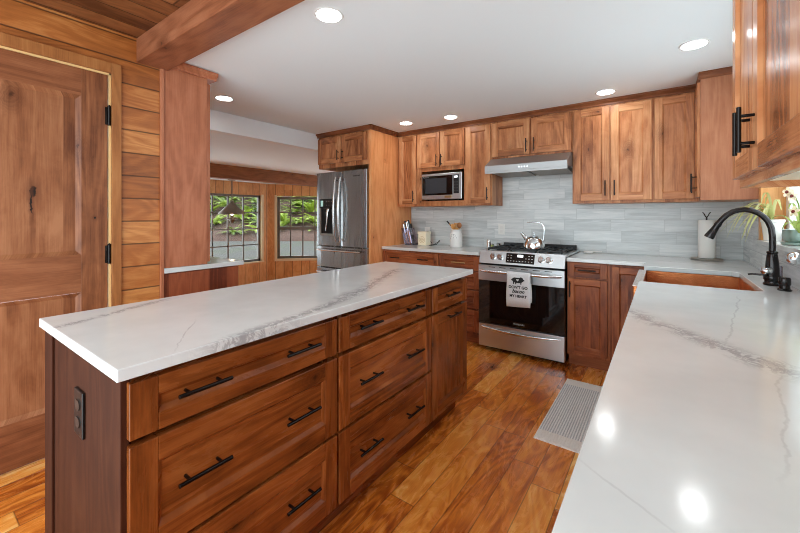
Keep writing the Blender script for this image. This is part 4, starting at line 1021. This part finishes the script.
t = thing('slotted_turner', 'pale wooden slotted turner standing in the white crock', 'utensil', (-1.885, 3.745, cz))
MB().tube([(-1.885, 3.745, cz), (-1.885, 3.735, 1.11)], .006, 8).build('handle', utwood, t)
m = MB()
for q in range(4): m.box(-1.912 + q * .0145, -1.902 + q * .0145, 3.731, 3.736, 1.125, 1.175)
m.box(-1.912, -1.8585, 3.731, 3.736, 1.105, 1.127).box(-1.912, -1.8585, 3.731, 3.736, 1.173, 1.182)
m.build('blade', utwood, t, bevel=.001)
t = thing('spatula', 'thin brown spatula with black tip leaning left out of the crock', 'utensil', (-1.90, 3.74, cz))
MB().tube([(-1.905, 3.752, cz), (-1.924, 3.752, 1.105), (-1.985, 3.755, 1.172)], .0065, 8).build('handle', utwoodd, t)
MB().tube([(-1.985, 3.755, 1.172), (-2.012, 3.75, 1.202)], [.010, .008], 8).build('tip', blackp, t)
o = MB().tube([(-2.372 + .0, 3.918, 1.062), (-2.372, 3.88, 1.055), (-2.345, 3.86, 1.0), (-2.27, 3.85, .93), (-2.24, 3.80, .9145), (-2.20, 3.76, .9145), (-2.17, 3.79, .925), (-2.15, 3.80, .955), (-2.165, 3.78, .94), (-2.20, 3.73, .9145), (-2.24, 3.73, .9145)], .0035, 8)
o.tube([(-2.372, 3.926, 1.062), (-2.372, 3.893, 1.06)], .013, 10).tube([(-2.15, 3.80, .952), (-2.138, 3.80, .972)], .008, 8)
tag(o.build('charger_cord', blackp, None, (-2.24, 3.78, .911)), 'black charger cord plugged in behind the cream canister', 'cord')
for i, (sx, sy, r_, hh, mt, lb) in enumerate(((-1.462, 3.64, .021, .105, st_bright, 'tall steel salt shaker left of the range'), (-1.470, 3.75, .019, .055, plain('green_glass', rgb(170, 184, 110), .2), 'small greenish spice jar behind the tall shaker'), (-1.440, 3.85, .022, .060, chrome, 'short chrome pepper shaker nearest the back wall'))):
    t = thing(('salt_shaker', 'spice_jar', 'pepper_shaker')[i], lb, 'shaker', (sx, sy, .911), None)
    MB().lathe((sx, sy, .911), [(.0, 0), (r_, 0), (r_ * .92, hh * .5), (r_ * .95, hh * .8)], 20).build('body', mt, t)
    MB().lathe((sx, sy, .911), [(r_ * .98, hh * .8), (r_ * .98, hh * .92), (r_ * .7, hh), (0, hh)], 20).build('cap', chrome, t)
# spoon rest right of the range
t = MB().lathe((-.555, 3.80, .911), [(.0, .003), (.030, 0), (.042, .010), (.045, .022), (.042, .022), (.028, .006), (0, .006)], 24, cap=False)
t.obox((-.555, 3.80, .911), FX, AY, ZUP, .035, .115, -.012, .012, .018, .026)
tag(t.build('spoon_rest', whitecer, None, (-.555, 3.80, .911), bevel=.001), 'white ceramic spoon rest on the counter right of the range', 'spoon rest')
# outlets
def outlet(label, c, A, N):
    c = Vector(c); t_ = thing('wall_outlet', label, 'outlet', c)
    MB().obox(c, A, ZUP, N, -.036, .036, -.058, .058, .0005, .006).build('cover_plate', whiteplate, t_, bevel=.002)
    for dz in (-.022, .022):
        m = MB().obox(c, A, ZUP, N, -.016, .016, dz - .015, dz + .015, .006, .008); m.build('socket', whitecer, t_, bevel=.002)
outlet('white wall outlet behind the cream canister', (-2.385, YB, 1.065), FX, FN)
outlet('white wall outlet left of the kettle, on the backsplash', (-1.432, YB, 1.115), FX, FN)
outlet('white wall outlet on the right wall near the tiled corner', (XW, 3.825, 1.165), AY, WX)

# ------------------------------------------------------------------ paper towels, faucet
t = thing('paper_towel_holder', 'brushed metal paper towel holder in the tiled corner', 'holder', (.292, 3.80, .911))
c = Vector((.292, 3.80, .911))
MB().lathe(c, [(.0, 0), (.100, 0), (.104, .006), (.100, .013), (.0, .015)], 36).build('base', st_side, t)
MB().tube([c + ZUP * .014, c + ZUP * .345], .006, 10).build('rod', bronze, t)
m = MB()
for sg in (-1, 1): m.tube([c + ZUP * .335, c + Vector((sg * .010, 0, .352)), c + Vector((sg * .018, 0, .372)), c + Vector((sg * .026, 0, .378))], .0035, 8)
m.build('finial', bronze, t)
t = MB().lathe(c, [(.022, .016), (.054, .016), (.055, .020), (.055, .312), (.054, .316), (.022, .316), (.022, .016)], 40, cap=False)
tag(t.build('paper_towel_roll', paper, None, c + ZUP * .016), 'white roll of paper towels on the metal holder', 'paper towels')
orb = plain('oil_rubbed_bronze', rgb(50, 47, 47), .2, .8)
t = thing('kitchen_faucet', 'black gooseneck pull down faucet behind the copper sink', 'faucet', (.455, 2.6, .911))
fx, fy = .455, 2.60
MB().lathe((fx, fy, .911), [(.0, 0), (.034, 0), (.036, .006), (.030, .014), (.030, .022), (.034, .030), (.034, .044), (.028, .055), (.027, .085), (.025, .115), (.021, .150), (.019, .158), (.022, .162), (.022, .168), (.016, .172), (0, .172)], 28).build('body', orb, t)
P = [(.455, 1.07), (.456, 1.12), (.455, 1.165), (.451, 1.20), (.440, 1.232), (.424, 1.256), (.403, 1.276), (.378, 1.288), (.353, 1.293), (.328, 1.290), (.307, 1.283), (.283, 1.266), (.262, 1.240), (.246, 1.214)]
MB().tube([(a, fy, b) for a, b in P], .0135, 16).build('spout', orb, t)
MB().tube([(.252, fy, 1.224), (.244, fy, 1.210), (.242, fy, 1.206), (.228, fy, 1.180), (.212, fy, 1.150), (.208, fy, 1.142)], [.0150, .0165, .0145, .0175, .0225, .0215], 20).build('spray_head', orb, t)
MB().tube([(fx - .018, fy - .02, .985), (fx - .030, fy - .03, .985)], [.021, .019], 16).lathe((fx - .030, fy - .03, .985), [(.019, -.001), (.017, .010), (.009, .017), (0, .019)], 18, axis=(-.7, -.7, 0)).build('handle_hub', chrome, t)
MB().tube([(fx - .024, fy - .024, .966), (fx - .05, fy - .02, .962), (fx - .075, fy - .015, .963), (fx - .092, fy - .012, .959)], [.006, .0055, .005, .004], 10).build('lever', orb, t)
t = thing('air_gap_cap', 'short black capped fitting on the counter beside the faucet', 'fitting', (.468, 2.44, .911))
MB().lathe((.468, 2.44, .911), [(.0, 0), (.024, 0), (.026, .005), (.019, .010), (.019, .026)], 24).build('base', orb, t)
MB().lathe((.468, 2.44, .911), [(.020, .026), (.022, .030), (.022, .056), (.019, .062), (0, .064)], 24).build('cap', orb, t)
t = thing('glass_jar', 'small clear glass jar with metal lid behind the faucet', 'jar', (.492, 2.72, .911))
MB().lathe((.492, 2.72, .911), [(.0, .002), (.022, 0), (.024, .006), (.024, .082), (.020, .09), (.018, .09), (.021, .08), (.021, .008), (0, .006)], 24, cap=False).build('body', acryl, t)
MB().lathe((.492, 2.72, .911), [(.021, .088), (.0255, .089), (.0255, .100), (.0, .101)], 24).build('lid', st_bright, t)
t = thing('metal_ball_knob', 'round shiny metal knob mounted on the tile right of the faucet', 'knob', (XW, 2.40, 1.085))
MB().tube([(XW - .0005, 2.36, 1.07), (.505, 2.36, 1.07)], .010, 12).build('stem', st_bright, t)
MB().lathe((.484, 2.36, 1.07), [(.028 * math.sin(math.pi * i / 14), -.028 * math.cos(math.pi * i / 14)) for i in range(15)], 28, cap=False).build('ball', chrome, t)

# ------------------------------------------------------------------ plants on the sill
SZ = WZ0 + .023
t = thing('spider_plant', 'pale striped spider plant in a white pot on the window sill behind the faucet', 'plant', (.562, 3.205, SZ))
pc = Vector((.562, 3.205, SZ))
MB().lathe(pc, [(.0, 0), (.040, 0), (.052, .112), (.056, .115), (.056, .130), (.050, .130), (.048, .112), (0, .110)], 28, cap=False).build('pot', whitecer, t)
g = random.Random(5); b = pc + ZUP * .108
m = MB()
targets = [(-.20, -.10, .17, -.06), (-.25, .0, .15, -.05), (-.16, -.14, .15, -.10), (-.13, -.04, .13, -.12), (-.22, -.05, .19, -.10), (-.18, .03, .17, -.03), (-.27, -.10, .13, .0), (-.14, -.02, .13, -.02), (-.17, -.06, .10, -.05), (-.12, -.10, .15, .0), (-.20, .0, .12, .03), (-.10, .05, .12, .06), (-.05, -.12, .14, .03), (-.13, -.16, .10, -.04), (-.03, .03, .17, .10), (-.22, -.08, .08, .02), (-.06, -.05, .19, .12), (.02, -.1, .15, .08), (-.16, .04, .14, .0), (-.08, -.20, .11, .02), (-.25, -.03, .09, -.06)]
for (dx, dy, hz, ez) in targets:
    pts = []
    for q in range(11):
        u = q / 10; pts.append(b + Vector((dx * u ** 1.2, dy * u ** 1.2, 4 * hz * u * (1 - u) * .8 + ez * u * u)))
    m.ribbon(pts, [.0085 * math.sin(math.pi * (.12 + .86 * q / 10)) ** .6 for q in range(11)], fold=.25)
m.build('leaves', spider_m, t)
t = thing('planter', 'pale green glazed oval planter with saucer on the window sill', 'planter', (.585, 2.80, SZ))
def oval(mb, sy, cy):
    for v in mb.bm.verts: v.co.y = cy + (v.co.y - cy) * sy
    return mb
oval(MB().lathe((.578, 2.80, SZ + .012), [(.0, 0), (.036, 0), (.046, .012), (.050, .035), (.048, .060), (.050, .066), (.044, .066), (.042, .05), (0, .048)], 32, cap=False), 1.8, 2.80).build('bowl', teal, t)
oval(MB().lathe((.578, 2.80, SZ), [(.0, 0), (.050, 0), (.054, .008), (.054, .013), (.048, .012), (0, .0115)], 32, cap=False), 1.9, 2.80).build('saucer', teal, t)
t = thing('potted_orchid', 'orchid with brown and cream flowers growing in the pale green planter', 'orchid', (.578, 2.72, SZ + .06))
ob = Vector((.578, 2.72, SZ + .05)); m = MB()
for (dx, dy, hz, ez, wd_) in ((-.09, .10, .08, .08, .009), (-.02, .22, .06, .04, .009), (-.05, -.14, .08, .04, .012), (.0, .12, .10, .12, .008), (-.07, -.02, .07, .03, .012), (-.03, .06, .12, .14, .007)):
    pts = [ob + Vector((dx * u, dy * u, 4 * hz * u * (1 - u) * .7 + ez * u)) for u in [q / 10 for q in range(11)]]
    m.ribbon(pts, [wd_ * math.sin(math.pi * (.1 + .88 * q / 10)) ** .6 for q in range(11)], fold=.3)
m.build('leaves', orchid_m, t)
sp = [ob, ob + Vector((.0, .0, .09)), ob + Vector((-.005, .0, .16)), ob + Vector((-.015, .01, .20)), ob + Vector((-.03, .04, .225))]
MB().tube(sp, .003, 6).build('stem', orchid_m, t)
for i, p in enumerate((ob + Vector((-.022, .02, .205)), ob + Vector((-.018, .012, .125)), ob + Vector((-.035, .045, .228)))):
    m = MB(); n_ = Vector((-.8, -.55, .1)).normalized(); u = n_.cross(ZUP).normalized(); v2 = u.cross(n_)
    for q in range(5):
        a_ = 2 * math.pi * q / 5 + .3; d_ = u * math.cos(a_) + v2 * math.sin(a_)
        m.ribbon([p, p + d_ * .010 + n_ * .003, p + d_ * .022 + n_ * .004, p + d_ * .030], [.003, .009, .009, .002], up=n_)
    f = m.build('flower', petal_m, t)
    MB().lathe(p + n_ * .002, [(.0, 0), (.007, .002), (.009, .006), (.004, .010), (0, .011)], 10, axis=n_).build('lip', petalc_m, f)

# ------------------------------------------------------------------ rug
def rug():
    m = MB().box(-.592, -.102, 2.130, 3.052, .0005, .008)
    o_ = m.build('kitchen_rug', rugm, None, (-.347, 2.591, 0), bevel=.002); return o_
tag(rug(), 'grey woven kitchen rug with beige end bands on the wood floor', 'rug')

# ------------------------------------------------------------------ pendant lamp in the nook
t = thing('pendant_lamp', 'brown cone shaded pendant lamp hanging in the dining nook', 'lamp', (-6.62, 3.80, 1.14))
px_, py_ = -6.62, 3.80
shadem = plain('shade_brown', rgb(118, 100, 84), .5, .2)
MB().lathe((px_, py_, 1.930), [(.0, 0), (.045, .0), (.075, .012), (.078, .0255), (0, .0255)], 24).build('canopy', shadem, t)
MB().tube([(px_, py_, 1.93), (px_, py_, 1.50)], .010, 8).build('stem', shadem, t)
MB().lathe((px_, py_, 1.26), [(.040, .28), (.042, .25), (.10, .19), (.235, .060), (.245, .030), (.235, .030), (.095, .175), (.036, .24)], 32, cap=False).build('shade', shadem, t)
MB().lathe((px_, py_, 1.12), [(.0, 0), (.02, .005), (.035, .03), (.05, .06), (.10, .085), (.105, .10), (.03, .105), (.03, .16), (.0, .16)], 24).build('lamp_holder', shadem, t)
MB().lathe((px_, py_, 1.275), [(.0, 0), (.02, .006), (.03, .026), (.026, .05), (.0, .065)], 16).build('bulb', bulb_m, t)
MB().tube([(px_, py_, 1.33), (px_, py_, 1.52)], .010, 8).build('inner_rod', shadem, t)

# ------------------------------------------------------------------ recessed ceiling lights
LG = 'recessed ceiling lights'
def downlight(x_, y_, z_, label):
    t_ = thing('recessed_light', label, 'ceiling light', (x_, y_, z_))
    MB().lathe((x_, y_, z_ - .007), [(.058, .003), (.070, .001), (.074, .0065), (.057, .0065), (.058, .003)], 40, cap=False).build('trim_ring', trimwhite, t_)
    MB().lathe((x_, y_, z_ - .0055), [(.0, .0), (.060, .0), (.060, .004), (.0, .004)], 40).build('lens', lens_m, t_)
    return t_
for x_, y_, lb in ((-2.26, 3.28, 'lit recessed ceiling light nearest the refrigerator cabinet'), (-1.75, 3.34, 'lit recessed ceiling light above the microwave cabinet'), (-.37, 3.40, 'lit recessed ceiling light before the double door wall cabinet'),
                   (.155, 2.76, 'lit recessed ceiling light above the copper sink'), (-1.36, 1.29, 'lit recessed ceiling light above the island'), (-3.05, 1.68, 'lit recessed ceiling light beside the red brown cabinet crown')):
    downlight(x_, y_, ZC, lb)
downlight(.02, 1.36, ZC, 'added recessed ceiling light above the long counter, out of view')  # unseen lamp, added to light the counter and island fronts
for x_, y_, lb in ((-1.45, -.45, 'added unseen light in the wood ceiling in front of the island'), (-.35, -.25, 'added unseen light in the wood ceiling nearest the counter')): downlight(x_, y_, 2.335, lb)  # two unseen lamps, added as fill for the front of the room
